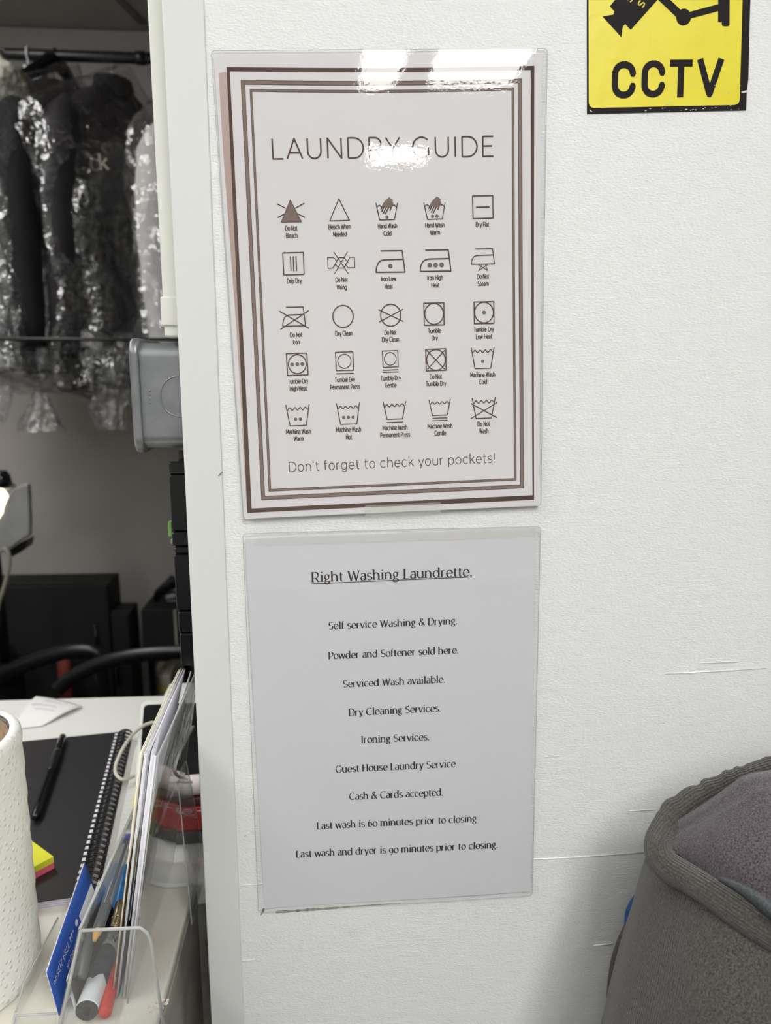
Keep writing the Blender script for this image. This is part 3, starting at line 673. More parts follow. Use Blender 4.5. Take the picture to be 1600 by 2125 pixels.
GC = {'C': (.76, [A(.40, .36, .285, .285, -5, -175, 10)[::-1][::-1]]), 'T': (.72, [[(.02, .905), (.70, .905)], [(.36, .92), (.36, 0)]]), 'V': (.80, [[(.09, 1.0), (.40, .06), (.71, 1.0)]])}
GC['C'] = (.76, [[(.65, .66)] + A(.385, .66, .265, .245, 0, 180, 10) + A(.385, .34, .265, .245, 180, 360, 10) + [(.65, .35)]])
mb2 = [[], []]
for ch, x0, x1, yb0, yb1 in (('C', 328, 528, 785, 783), ('C', 562, 758, 778, 775), ('T', 783, 970, 773, 771), ('V', 1000, 1215, 768, 764)):
    layout(mb2, ch, W2(*K(x0, yb0)), W2(*K(x1, yb1)), 68.5 * PXM * 1.0, font=GC, track=0, wd=.185)
emit2(mb2, SC2, 'cctv_lettering', M_blk, cctv)
rs = random.Random(11)
mb2 = [[], []]
for i in range(34):
    if i < 20: x, y = rs.uniform(1330, 1535), rs.uniform(224, 231) - (0)
    else: x, y = rs.uniform(1340, 1545), rs.uniform(175, 222)
    s = rs.uniform(.5, 1.6); poly2(mb2, [W2(x + s * 2.2 * math.cos(k * 1.05) * rs.uniform(.5, 1), y + s * math.sin(k * 1.05) * rs.uniform(.4, 1)) for k in range(6)])
poly2(mb2, [W2(1536, 192), W2(1549, 188), W2(1548, 193), W2(1540, 194)]); poly2(mb2, [W2(1222, 227), W2(1229, 234), W2(1225, 233)])
emit2(mb2, Surf(off_c, .00034), 'scuff_marks', M_scuff, cctv)['kind'] = 'stuff'

# ------------------------------------------------------------------ things fixed to the wall's free end
# galvanised back box (front faces left, its side faces the viewer)
M_galv = mat('galvanised_steel', (150, 152, 154), rough=.42, metal=.75, col2=(134, 136, 139), mscale=35, bump=(500, .00008, 2))
M_plast = mat('white_pvc', (226, 227, 220), rough=.4)
M_gblk = mat('gloss_black_plastic', (16, 16, 18), rough=.18)
def rrect(x0, x1, z0, z1, r, n=5):
    out = []
    for cx, cz, a0 in ((x1 - r, z1 - r, 0), (x0 + r, z1 - r, 90), (x0 + r, z0 + r, 180), (x1 - r, z0 + r, 270)):
        for k in range(n + 1):
            t = D2R(a0 + 90 * k / n); out.append((cx + r * math.cos(t), cz + r * math.sin(t)))
    return out
zt, zb = ZC + .0215, ZC - .0565; BY = .032
box = thing('socket_back_box', 'grey galvanised steel electrical box on the edge of the wall', 'electrical box', (XS0, BY + .04, ZC - .0175))
prof = rrect(BY, BY + .078, zb + .001, zt - .001, .010)           # outline in (y,z), extruded along x
MB().slab([(-.1375, y, z) for y, z in prof], (XS0 + .1375, 0, 0)).build('box_body', M_galv, box, smooth=False, bevel=.0008)
profr = rrect(BY - .0035, BY + .0815, zb - .0025, zt + .0025, .012)
MB().slab([(-.1432, y, z) for y, z in profr], (.0068, 0, 0)).build('cover_rim', M_galv, box, bevel=.0022, segs=3)
kc = (-.1095, BY - .0002, ZC - .0175)
mb = MB()
mb.tube([(kc[0] + .0135 * math.cos(2 * math.pi * i / 40), kc[1], kc[2] + .0145 * math.sin(2 * math.pi * i / 40)) for i in range(41)], .0005, n=6, cap=False)
mb.build('knockout_ring', M_galv, box, smooth=True)
for dz in (.0136, -.0136):
    MB().slab([(kc[0] + .0022 * math.cos(k * 1.047), kc[1] - .0003, kc[2] + dz + .0012 * math.sin(k * 1.047)) for k in range(6)], (0, .0006, 0)).build('knockout_tab', M_galv, box)
for i, dz in enumerate((-.0045, -.0015, .0015, .0045)):
    MB().box((-.1312, BY - .0005, kc[2] + dz - .0009), (-.1292, BY + .0002, kc[2] + dz + .0009)).build('stamped_mark', M_galv, box, bevel=.0003)
# trunking above the box
tr = thing('cable_trunking', 'narrow white plastic cable trunking running up from the steel box', 'cable trunking', (XS0 - .007, .04, zt))
mb = MB(); mb.slab([(XS0 - .0148, y, z) for y, z in rrect(.028, .054, zt + .0025, LINT, .0015, 2)], (.0148, 0, 0)); mb.build('trunking_lid', M_plast, tr, bevel=.0018, segs=3)
zc0, zc1 = ony(350, 676, .028).z, ony(350, 616, .028).z
MB().box((XS0 - .0162, .0262, zc0), (XS0, .0556, zc1)).build('joint_sleeve', M_plast, tr, bevel=.001)
mb2 = [[], []]
sx = XS0 - .0035
for i, h in enumerate((0, .0028, .0056, .0084)):
    stroke2(mb2, [(sx - .0008, zc0 + .004 + h), (sx + .0010, zc0 + .005 + h), (sx - .0008, zc0 + .006 + h)], lambda a, b: .0004)
mb = MB(); mb.v = [(x, .02612, z) for x, z in mb2[0]]; mb.f = mb2[1]; mb.build('stamped_mark', mat('grey_print', (170, 170, 165), rough=.8), tr)
# black wall unit below
bz0, bz1 = ony(398, 1383, .03).z, ony(352, 958, .03).z
unit = thing('wall_intercom', 'slim glossy black wall unit with ridges below the steel box', 'intercom', (XS0 - .01, .05, bz0))
segs = [(958, 985, 350), (985, 1103, 353.5), (1104, 1134, 357), (1135, 1150, 361.5), (1151, 1268, 363), (1269, 1314, 370), (1315, 1383, 374)]
for i, (ya, yb, lx) in enumerate(segs):
    dep = XS0 - ony(lx, (ya + yb) / 2, .03).x
    z1, z0 = ony(375, ya, .03).z, ony(375, yb - .4, .03).z
    MB().slab([(XS0 - dep, y, z) for y, z in rrect(.030, .066, z0, z1, .0015, 2)], (dep, 0, 0)).build('housing_segment', M_gblk, unit, bevel=.0022, segs=3)
g0, g1 = ony(352, 1098, .05), ony(352, 1078, .05)
M_green = mat('green_indicator', (116, 160, 84), rough=.5, emit=((110, 180, 60), .03))
MB().box((XS0 - .0222, .040, ony(352, 1108, .05).z), (XS0 - .0194, .046, ony(352, 1078, .05).z)).build('status_light', M_green, unit, bevel=.0005)
MB().box((XS0 - .0208, .040, ony(352, 1124, .05).z), (XS0 - .0179, .046, ony(352, 1114, .05).z)).build('status_light', M_green, unit, bevel=.0005)
cable_p = [(XS0 - .012, .05, ony(358, 960, .05).z), (XS0 - .0118, .05, zb - .002)]
MB().tube(cable_p, .0018, n=8).build('feed_cable', mat('grey_cable', (96, 88, 84), rough=.6), unit, smooth=True)

# ------------------------------------------------------------------ counter and desk
ZD_ = ZC - .44
M_ledge = mat('worn_cream_counter', (228, 223, 212), rough=.6, col2=(216, 210, 198), mscale=16, bump=[(30, .0006, 3), (300, .0002, 2)])
M_desk = mat('white_laminate_desk', (233, 233, 228), rough=.3, bump=(200, .00005))
M_end = mat('grey_counter_edging', (150, 146, 138), rough=.6, col2=(128, 124, 116), mscale=30)
ledge = thing('counter', 'white front counter with a worn cream ledge beside the wall end', 'counter', (-.9, -.08, 0))
MB().box((-1.88, -.24, ZD_ - .03), (-.1245, .068, ZD_)).build('counter_top', M_ledge, ledge, bevel=.003)
MB().box((-.1250, -.235, 0), (-.1220, .066, ZD_ - .004)).build('end_panel', M_end, ledge)
MB().box((-1.88, -.20, 0), (-.126, .064, ZD_ - .031)).build('counter_body', M_trim, ledge)
mb = MB()
rs = random.Random(5)
p0 = onz(312, 2092, ZD_); p1 = onz(340, 2080, ZD_)
for i in range(18):
    t = rs.random(); c = p0.lerp(p1, t) + V(rs.uniform(-.003, .003), rs.uniform(-.004, .004), 0); r = rs.uniform(.0008, .0022)
    mb.slab([(c.x + r * math.cos(k * 1.26) * rs.uniform(.5, 1), c.y + r * math.sin(k * 1.26) * rs.uniform(.5, 1), ZD_ + .0001) for k in range(5)], (0, 0, rs.uniform(.0002, .0012)))
o = mb.build('flaked_filler', mat('flaked_filler', (214, 200, 184), rough=.9), ledge); o['kind'] = 'stuff'
desk = thing('desk', 'white laminate desk behind the counter ledge', 'desk', (-.9, .28, 0))
dp = rrect(-1.88, -.1085, .070, .468, .012)
MB().slab([(x, y, ZD_ - .0225) for x, y in dp], (0, 0, .022)).build('desk_top', M_desk, desk, bevel=.003)
MB().box((-1.82, .12, 0), (-1.79, .42, ZD_ - .0225)).build('side_panel', M_end, desk)
MB().box((-.132, .072, 0), (-.1135, .46, ZD_ - .0225)).build('side_panel', M_end, desk)

# ------------------------------------------------------------------ paper towel roll
M_towel = bpy.data.materials.new('embossed_paper_towel'); M_towel.use_nodes = True
nt = M_towel.node_tree; b = nt.nodes['Principled BSDF']; b.inputs['Base Color'].default_value = lin((240, 240, 236)); b.inputs['Roughness'].default_value = .9; b.inputs['Specular IOR Level'].default_value = .2
tc = nt.nodes.new('ShaderNodeTexCoord'); vo = nt.nodes.new('ShaderNodeTexVoronoi'); vo.voronoi_dimensions = '2D'; vo.inputs['Scale'].default_value = 1; vo.inputs['Randomness'].default_value = .65
mp = nt.nodes.new('ShaderNodeMapping'); mp.inputs['Scale'].default_value = (62, 32, 1); mp.inputs['Rotation'].default_value = (0, 0, .35)
nt.links.new(tc.outputs['UV'], mp.inputs['Vector']); nt.links.new(mp.outputs['Vector'], vo.inputs['Vector'])
rp = nt.nodes.new('ShaderNodeValToRGB'); rp.color_ramp.elements[0].position = .0; rp.color_ramp.elements[0].color = (1, 1, 1, 1); rp.color_ramp.elements[1].position = .27; rp.color_ramp.elements[1].color = (0, 0, 0, 1)
nt.links.new(vo.outputs['Distance'], rp.inputs['Fac'])
bn = nt.nodes.new('ShaderNodeBump'); bn.inputs['Distance'].default_value = .0007; bn.inputs['Strength'].default_value = .9
nt.links.new(rp.outputs['Color'], bn.inputs['Height']); nt.links.new(bn.outputs['Normal'], b.inputs['Normal'])
M_core = mat('cardboard_core', (150, 128, 104), rough=.9, col2=(122, 102, 80), mscale=120)
RC = V(-.2825, -.0225, ZD_); RR = .0585; RH = .189
rol = thing('paper_towel_roll', 'white embossed paper towel roll standing on the counter', 'paper towel', RC)
mb = MB(); n = 96
prof = [(RR - .0075, RH - .001), (RR - .0065, RH), (RR - .002, RH - .0004), (RR - .0003, RH - .003)] + [(RR + .0005 * math.sin(i * 2.1), RH * (1 - i / 24.0) - .003 * (i == 0)) for i in range(1, 24)] + [(RR, .002), (RR - .002, 0), (RR - .0075, 0)]
def tw_fn(u, v):
    i = v * (len(prof) - 1); k = min(int(i + 1e-6), len(prof) - 1); r_, z_ = prof[k]; t = 2 * math.pi * u
    return (RC.x + r_ * math.cos(t), RC.y + r_ * math.sin(t), RC.z + z_)
mb.grid(tw_fn, n, len(prof) - 1)
for k in mb.uvs: mb.uvs[k] = (mb.uvs[k][0], (mb.v[k][2] - RC.z) / RH)
for i, p in enumerate(mb.v):      # slightly uneven winding
    t = math.atan2(p[1] - RC.y, p[0] - RC.x); k = 1 + .008 * math.sin(2 * t + 1) + .006 * math.sin(5 * t + p[2] * 14)
    mb.v[i] = (RC.x + (p[0] - RC.x) * k, RC.y + (p[1] - RC.y) * k, p[2])
mb.build('towel_layers', M_towel, rol, smooth=True)
MB().lathe(RC, [(RR - .0074, 0), (RR - .0074, RH - .004), (RR - .0095, RH - .004), (RR - .0095, 0), (RR - .0074, 0)], 64).build('cardboard_core', M_core, rol, smooth=True)

# ------------------------------------------------------------------ spiral notebook, pen, sticky notes
NBZ = ZD_ + .0095
M_cover = mat('black_notebook_cover', (38, 37, 38), rough=.38, bump=(900, .00006))
M_pages = mat('lilac_white_pages', (222, 216, 226), rough=.8, bump=None)
A0 = onz(180, 1866, NBZ); B0 = onz(262, 1517, NBZ)
A0 = V(A0.x, A0.y, 0); B0 = V(B0.x, B0.y, 0)
ey = (B0 - A0).normalized(); ex = V(-ey.y, ey.x, 0); LN = (B0 - A0).length      # ex points left
A0 = A0 + ey * .006; LN -= .006
def nb(u, v, z): p = A0 + ex * u + ey * v; return (p.x, p.y, z)
book = thing('spiral_notebook', 'black spiral-bound notebook lying on the white desk', 'notebook', nb(.1, LN / 2, ZD_))
MB().hexa([nb(.001, .001, ZD_ + .0002), nb(.205, .001, ZD_ + .0002), nb(.205, LN - .001, ZD_ + .0002), nb(.001, LN - .001, ZD_ + .0002)], [nb(.001, .001, NBZ - .001), nb(.205, .001, NBZ - .001), nb(.205, LN - .001, NBZ - .001), nb(.001, LN - .001, NBZ - .001)]).build('page_block', M_pages, book)
for k in (.0025, .0045, .0065):
    MB().hexa([nb(.0, .0003, ZD_ + k), nb(.206, .0003, ZD_ + k), nb(.206, .002, ZD_ + k), nb(.0, .002, ZD_ + k)], [nb(.0, .0003, ZD_ + k + .0004), nb(.206, .0003, ZD_ + k + .0004), nb(.206, .002, ZD_ + k + .0004), nb(.0, .002, ZD_ + k + .0004)]).build('page_edge', mat('page_edge_line', (188, 180, 196), rough=.8), book)  # page edges drawn as slightly darker lilac lines
MB().hexa([nb(0, 0, NBZ - .001), nb(.206, 0, NBZ - .001), nb(.206, LN, NBZ - .001), nb(0, LN, NBZ - .001)], [nb(0, 0, NBZ), nb(.206, 0, NBZ), nb(.206, LN, NBZ), nb(0, LN, NBZ)]).build('front_cover', M_cover, book)
M_wire = mat('black_wire', (24, 24, 26), rough=.25)
M_hole = mat('punched_hole', (232, 228, 234), rough=.7)
nl = 34; loop_me = None; hole_me = None
for i in range(nl):
    v = .006 + (LN - .012) * i / (nl - 1)
    mb = MB()
    for dv in (-.0013, .0013):
        pts = []
        for k in range(15):
            t = D2R(-60 + 300 * k / 14.0)
            pts.append(nb(.0010 - .0085 * math.cos(t), v + dv, NBZ - .0025 + .0070 * math.sin(t)))
        mb.tube(pts, .00068, n=5)
    if loop_me is None:
        o = mb.build('spiral_loop', M_wire, book, smooth=True); loop_me = (o.data, v)
        h = MB().hexa([nb(.0086, v - .0022, NBZ), nb(.0122, v - .0022, NBZ), nb(.0122, v + .0022, NBZ), nb(.0086, v + .0022, NBZ)], [nb(.0086, v - .0022, NBZ + .0002), nb(.0122, v - .0022, NBZ + .0002), nb(.0122, v + .0022, NBZ + .0002), nb(.0086, v + .0022, NBZ + .0002)]).build('punched_hole', M_hole, book); hole_me = h.data
    else:
        for nm, me in (('spiral_loop', loop_me[0]), ('punched_hole', hole_me)):
            o = bpy.data.objects.new(nm, me); COL.objects.link(o); o.parent = book; o.location = ey * (v - loop_me[1])
# ruled pad beside it
pad = thing('ruled_pad', 'white ruled paper pad lying to the right of the spiral binding', 'paper pad', nb(-.03, .1, ZD_))
pd = [nb(-.0135, .010, ZD_ + .0003), nb(-.034, .012, ZD_ + .0003), nb(-.030, LN - .03, ZD_ + .0003), nb(-.0135, LN - .03, ZD_ + .0003)]
MB().slab(pd, (0, 0, .004)).build('page_block', mat('ruled_page', (224, 224, 216), rough=.7), pad)
for i in range(26):
    v = .02 + i * .0085
    MB().hexa([nb(-.0137, v, ZD_ + .00432), nb(-.030, v, ZD_ + .00432), nb(-.030, v + .0004, ZD_ + .00432), nb(-.0137, v + .0004, ZD_ + .00432)], [nb(-.0137, v, ZD_ + .00440), nb(-.030, v, ZD_ + .00440), nb(-.030, v + .0004, ZD_ + .00440), nb(-.0137, v + .0004, ZD_ + .00440)]).build('ruled_line', mat('ruled_line', (196, 200, 204), rough=.8), pad)
MB().hexa([nb(-.022, .135, ZD_ + .0044), nb(-.031, .135, ZD_ + .0044), nb(-.031, .165, ZD_ + .0044), nb(-.022, .160, ZD_ + .0044)], [nb(-.022, .135, ZD_ + .0047), nb(-.031, .135, ZD_ + .0047), nb(-.031, .165, ZD_ + .0047), nb(-.022, .160, ZD_ + .0047)]).build('page_flag', mat('pale_yellow_flag', (236, 232, 130), rough=.7), pad)
# pen on the notebook
M_pen = mat('black_pen_plastic', (26, 26, 28), rough=.3); M_penclear = clear('smoky_clear_plastic', tint=(120, 120, 118), rough=.1)
pa, pb = onz(131, 1527, NBZ + .0055), onz(72, 1697, NBZ + .0055)
ax = (pb - pa).normalized(); L = (pb - pa).length
pen = thing('ballpoint_pen', 'black capped pen lying across the spiral notebook cover', 'pen', (pa + pb) / 2 - V(0, 0, .0055))
MB().tube([pa + ax * L * .22, pa + ax * L * .26, pa + ax * L * .48, pa + ax * L * .49], [.0044, .0050, .0050, .0046], n=14).build('grip', M_pen, pen, smooth=True)
MB().tube([pa, pa + ax * .003, pa + ax * L * .2, pa + ax * L * .235], [.0030, .0042, .0042, .0036], n=14).build('clear_end', M_penclear, pen, smooth=True)
MB().tube([pa + ax * .004, pa + ax * L * .2], .0022, n=8).build('refill', mat('grey_refill', (120, 120, 118), rough=.5), pen, smooth=True)
MB().tube([pa + ax * L * .49, pa + ax * L * .95, pa + ax * L], [.0047, .0047, .0030], n=14).build('barrel', M_pen, pen, smooth=True)
sd = ax.cross(V(0, 0, 1)).normalized()
c0 = pa + ax * L * .52 + V(0, 0, .0056) + sd * .001; c1 = pa + ax * L * .88 + V(0, 0, .0056) + sd * .001
MB().hexa([c0 - sd * .0014, c0 + sd * .0014, c1 + sd * .0014, c1 - sd * .0014], [q + V(0, 0, .0009) for q in (c0 - sd * .0014, c0 + sd * .0014, c1 + sd * .0014, c1 - sd * .0014)]).build('pocket_clip', M_pen, pen, bevel=.0004)
# sticky notes
sb = onz(98, 1786, NBZ + .012); sn = thing('sticky_note_stack', 'yellow and pink sticky notes stacked on the black notebook cover', 'sticky notes', (sb.x - .02, sb.y, NBZ))
def sq(c, z0, z1, r=.0195, a=.85):
    ca, sa = math.cos(a), math.sin(a); q = [(c[0] + r * (x * ca - y * sa), c[1] + r * (x * sa + y * ca)) for x, y in ((-1, -1), (1, -1), (1, 1), (-1, 1))]
    return [(x, y, z0) for x, y in q], [(x, y, z1) for x, y in q]
sc = (sb.x - .0245, sb.y + .004)
MB().hexa(*sq(sc, NBZ + .0002, NBZ + .006)).build('pink_pad', mat('pink_notes', (238, 104, 128), rough=.7), sn)
MB().hexa(*sq((sc[0] + .0003, sc[1] - .0003), NBZ + .0061, NBZ + .012)).build('yellow_pad', mat('yellow_notes', (228, 226, 60), rough=.7), sn)

# ------------------------------------------------------------------ loose sheet, tablet, cable, red box at the back of the desk
M_sheet = mat('loose_white_paper', (232, 232, 230), rough=.7)
def sheetfn(u, v):
    q = [(20, 1516), (88, 1508), (172, 1470), (75, 1448)]
    a = (lerp(q[0][0], q[1][0], u), lerp(q[0][1], q[1][1], u)); b_ = (lerp(q[3][0], q[2][0], u), lerp(q[3][1], q[2][1], u))
    p = onz(lerp(a[0], b_[0], v), lerp(a[1], b_[1], v), ZD_)
    return (p.x, p.y, ZD_ + .0006 + .012 * max(0, math.sin(v * 2.6 + .2)) * (.4 + .6 * u * (1 - u) * 3) * (.3 + v))
ls = tag(MB().grid(sheetfn, 14, 14).build('loose_paper', M_sheet, smooth=True, solid=.0002), 'curled loose sheet of white paper at the back of the desk', 'paper')
ROOT[ls.name] = (0, 0, 0)
for i, (u0, u1, v) in enumerate(((.15, .75, .62), (.3, .8, .5), (.1, .35, .66), (.35, .7, .78))):
    mb = MB(); pts = [Vector(sheetfn(lerp(u0, u1, k / 8.0), v)) + V(0, 0, .0004) for k in range(9)]; pts2 = [Vector(sheetfn(lerp(u0, u1, k / 8.0), v + .025)) + V(0, 0, .0004) for k in range(9)]
    mb.v = [tuple(p) for p in pts + pts2]; mb.f = [(k, k + 1, k + 10, k + 9) for k in range(8)]
    mb.build('print_line', mat('faint_grey_print', (196, 196, 198), rough=.8), ls)
M_wpl = mat('white_device_plastic', (228, 228, 224), rough=.3)
M_scr = mat('black_glass_screen', (12, 12, 15), rough=.08)
TBL = onz(279, 1628, ZD_ + .006); TTL = ony(292, 1452, TBL.y + .078)
du = V(1, .02, 0).normalized(); dv = (TTL - TBL); H_ = dv.length; dv.normalize(); dn = du.cross(dv).normalized()
if dn.y > 0: dn = -dn
def tb(u, v, d): return tuple(TBL + du * u + dv * v + dn * d)
tab = thing('card_terminal', 'black-screened tablet with a white frame behind the leaflets', 'tablet', TBL)
TW = .105
fr_ = rrect(0, TW, 0, H_, .009)
MB().slab([tb(u, v, -.008) for u, v in fr_], dn * .008).build('frame', M_wpl, tab, bevel=.0018, segs=3)
sc_ = rrect(.0042, TW - .0042, .004, H_ - .007, .005)
MB().slab([tb(u, v, .0001) for u, v in sc_], dn * .0004).build('screen', M_scr, tab)
MB().slab([tb(.030, H_ - .002, -.0075), tb(TW, H_ - .002, -.0075), tb(TW, H_ + .006, -.0075), tb(.032, H_ + .006, -.0075)], dn * .006).build('rear_ledge', M_wpl, tab, bevel=.001)
mb2 = [[], []]
# lettering on the screen, partly cut off by the wall end
pC = (ony(386, 1482, TBL.y + .06) - TBL); uC = pC.dot(du); vC = pC.dot(dv)
layout(mb2, 'Cii', (uC, vC), (uC + .013, vC - .001), .0065, track=.3, wd=.16)
mb = MB(); mb.v = [tb(x, z, .0007) for x, z in mb2[0]]; mb.f = mb2[1]; mb.build('screen_lettering', mat('screen_grey_text', (190, 190, 190), rough=.6), tab, recalc=False)
MB().slab([tb(.02, .01, -.0085), tb(.08, .01, -.0085), tb(.08, .10, -.0085), tb(.02, .10, -.0085)], V(0, .055, -.0)).build('stand', M_wpl, tab, bevel=.002)
cp = [(318, 1499, .070, .20), (300, 1505, .062, .18), (278, 1522, .045, .16), (258, 1548, .03, .14), (242, 1582, .018, .12), (240, 1604, .015, .1), (252, 1617, .014, .09), (268, 1615, .012, .09), (282, 1608, .010, .09)]
cab = []
for x, y, h, _ in spline(cp, 6):
    cab.append(onz(x, y, ZD_ + h))
tag(MB().tube(cab, .0019, n=10).build('charging_cable', mat('ivory_cable', (206, 204, 190), rough=.45), smooth=True), 'looped ivory cable hanging in front of the tablet over the notebook', 'cable')
# red desktop box
M_red = mat('glossy_red_plastic', (184, 24, 30), rough=.3); M_dgrey = mat('dark_grey_plastic', (62, 60, 58), rough=.5)
rc = onz(351, 1756, ZD_ + .0004); rl = onz(317, 1733, ZD_ + .0004)
eL = (rl - rc); eL.z = 0; eR = V(1, .10, 0).normalized() * .075
def rb(a, b_, z): p = rc + eR * a + eL * b_; return (p.x, p.y, ZD_ + z)
red = thing('red_desk_box', 'red and grey plastic desk box with white lettering behind the leaflet holder', 'desk box', (rc.x + .03, rc.y + .03, ZD_))
def rbq(a0, a1, b0, b1, z): return [rb(a0, b0, z), rb(a1, b0, z), rb(a1, b1, z), rb(a0, b1, z)]
MB().hexa(rbq(0, 1, 0, 1.6, .0005), rbq(0, 1, 0, 1.6, .013)).build('grey_base', M_dgrey, red, bevel=.002)
MB().hexa(rbq(.0, 1, .0, 1.6, .0131), rbq(.02, 1, .04, 1.55, .038)).build('red_body', M_red, red, bevel=.003)
MB().hexa(rbq(.03, 1, .06, 1.5, .0381), rbq(.10, 1, .2, 1.4, .046)).build('dark_top', mat('dark_maroon_plastic', (70, 26, 28), rough=.3), red, bevel=.002)
MB().tube([rb(.12, .6, .054), rb(1, .6, .054)], .0095, n=16).build('white_roller', mat('pinkish_white_plastic', (226, 214, 212), rough=.4), red, smooth=True)
mb2 = [[], []]; layout(mb2, 'ofo-e', (.070, .0365), (.012, .0365), .0068, font=dict(G), track=.15, wd=.17)
mb = MB(); 
for x, z in mb2[0]:
    p = rc + eR * (x / .075); k = (z - .0131) / .025
    q = Vector(rb(x / .075 * (1 - .02 * k) + .02 * k, .04 * k, z)); mb.v.append(tuple(q + V(0, -.0006, .0002)))
mb.f = mb2[1]; mb.build('white_lettering', mat('white_print', (235, 225, 225), rough=.6), red, recalc=False)
mb2 = [[], []]; layout(mb2, 'fo ul', (.012, .0365), (.050, .0365), .0066, track=.15, wd=.17)
mb = MB()
nL = V(-eR.normalized().y, 0, 0)
for x, z in mb2[0]:
    k = (z - .0131) / .025; q = Vector(rb(.02 * k, x / .030 * .9 * 0.8 + .04 * k, z)); mb.v.append(tuple(q + V(-.0006, 0, .0002)))
mb.f = mb2[1]; mb.build('white_lettering', MATS['white_print'], red, recalc=False)

# ------------------------------------------------------------------ acrylic leaflet holder with leaflets, pens and cards
M_acr = clear('clear_acrylic', tint=(251, 252, 252), rough=.06, ior=1.45, haze=.02, bump=(60, .0003, 2))
M_aedge = clear('acrylic_cut_edge', tint=(225, 228, 228), rough=.2, ior=1.5, haze=.55, hazecol=(214, 216, 214))
HZ = ZD_ + .0005
y0h, y1h = -.078, .100
holder = thing('leaflet_holder', 'clear acrylic holder of leaflets and pens standing on the counter ledge', 'leaflet holder', (-.15, .01, ZD_))
def panel(name, quad, th, parent=holder, edges=(), er=.0011):
    q = [Vector(p) for p in quad]; n_ = (q[1] - q[0]).cross(q[-1] - q[0]).normalized() * th
    o = MB().slab(q, n_).build(name, M_acr, parent)
    for e in edges:
        MB().tube([Vector(p) + n_ / 2 for p in e], er, n=8).build('polished_edge', M_aedge, o, smooth=True)
    return o
zr = ZC - .36
nearq = [(-.1885, y0h, HZ), (-.1185, y0h, HZ), (-.1235, y0h, zr - .010), (-.1255, y0h, zr - .004), (-.130, y0h, zr), (-.168, y0h, zr)]
panel('near_end_panel', nearq, .002, edges=[[nearq[0], nearq[5]], [nearq[5], nearq[4], nearq[3], nearq[2], nearq[1]]])
panel('front_panel', [(-.1885, y0h, HZ), (-.168, y0h, zr), (-.168, y1h, zr), (-.1885, y1h, HZ)], .002, edges=[[(-.168, y0h, zr), (-.168, y1h, zr)]])
bx = lambda z: lerp(-.150, -.1185, (z - HZ) / (ZC - .25 - HZ))          # leaning back sheet
zt_ = ZC - .250
panel('back_panel', [(bx(HZ), -.055, HZ), (bx(HZ), .098, HZ), (bx(zt_), .098, zt_), (bx(zt_), -.055, zt_)], .0018,
      edges=[[(bx(zt_), -.055, zt_), (bx(zt_), .098, zt_)], [(bx(HZ), -.055, HZ), (bx(zt_), -.055, zt_)], [(bx(HZ), .098, HZ), (bx(zt_), .098, zt_)]], er=.0005)
panel('far_end_panel', [(-.1885, y1h, HZ), (-.126, y1h, HZ), (-.128, y1h, zr), (-.168, y1h, zr)], .002, edges=[[(-.168, y1h, zr), (-.128, y1h, zr)]])
panel('floor_panel', [(-.1885, y0h, HZ), (-.1885, y1h, HZ), (-.122, y1h, HZ), (-.122, y0h, HZ)], .0015)
def onback(px, py):
    p0 = Vector((bx(HZ), 0, HZ)); n_ = Vector((zt_ - HZ, 0, -(bx(zt_) - bx(HZ)))); d = ray(px, py)
    return CAM + d * ((p0 - CAM).dot(n_) / d.dot(n_))
ntc = [onback(x, y) + V(.002, 0, 0) for x, y in spline([(396, 1508), (384, 1530), (368, 1560), (358, 1592), (360, 1606), (372, 1614), (384, 1617)], 5)]
MB().tube(ntc, .0012, n=8).build('finger_notch', M_aedge, holder, smooth=True)
zs = ZC - .335
panel('rear_strut', [(bx(zs) + .003, .055, zs), (bx(zs) + .003, .090, zs), (-.1170, .094, HZ), (-.1170, .020, HZ)], .0018, edges=[[(bx(zs) + .003, .055, zs), (-.1170, .020, HZ)], [(bx(zs) + .003, .090, zs), (-.1170, .094, HZ)]], er=.0005)
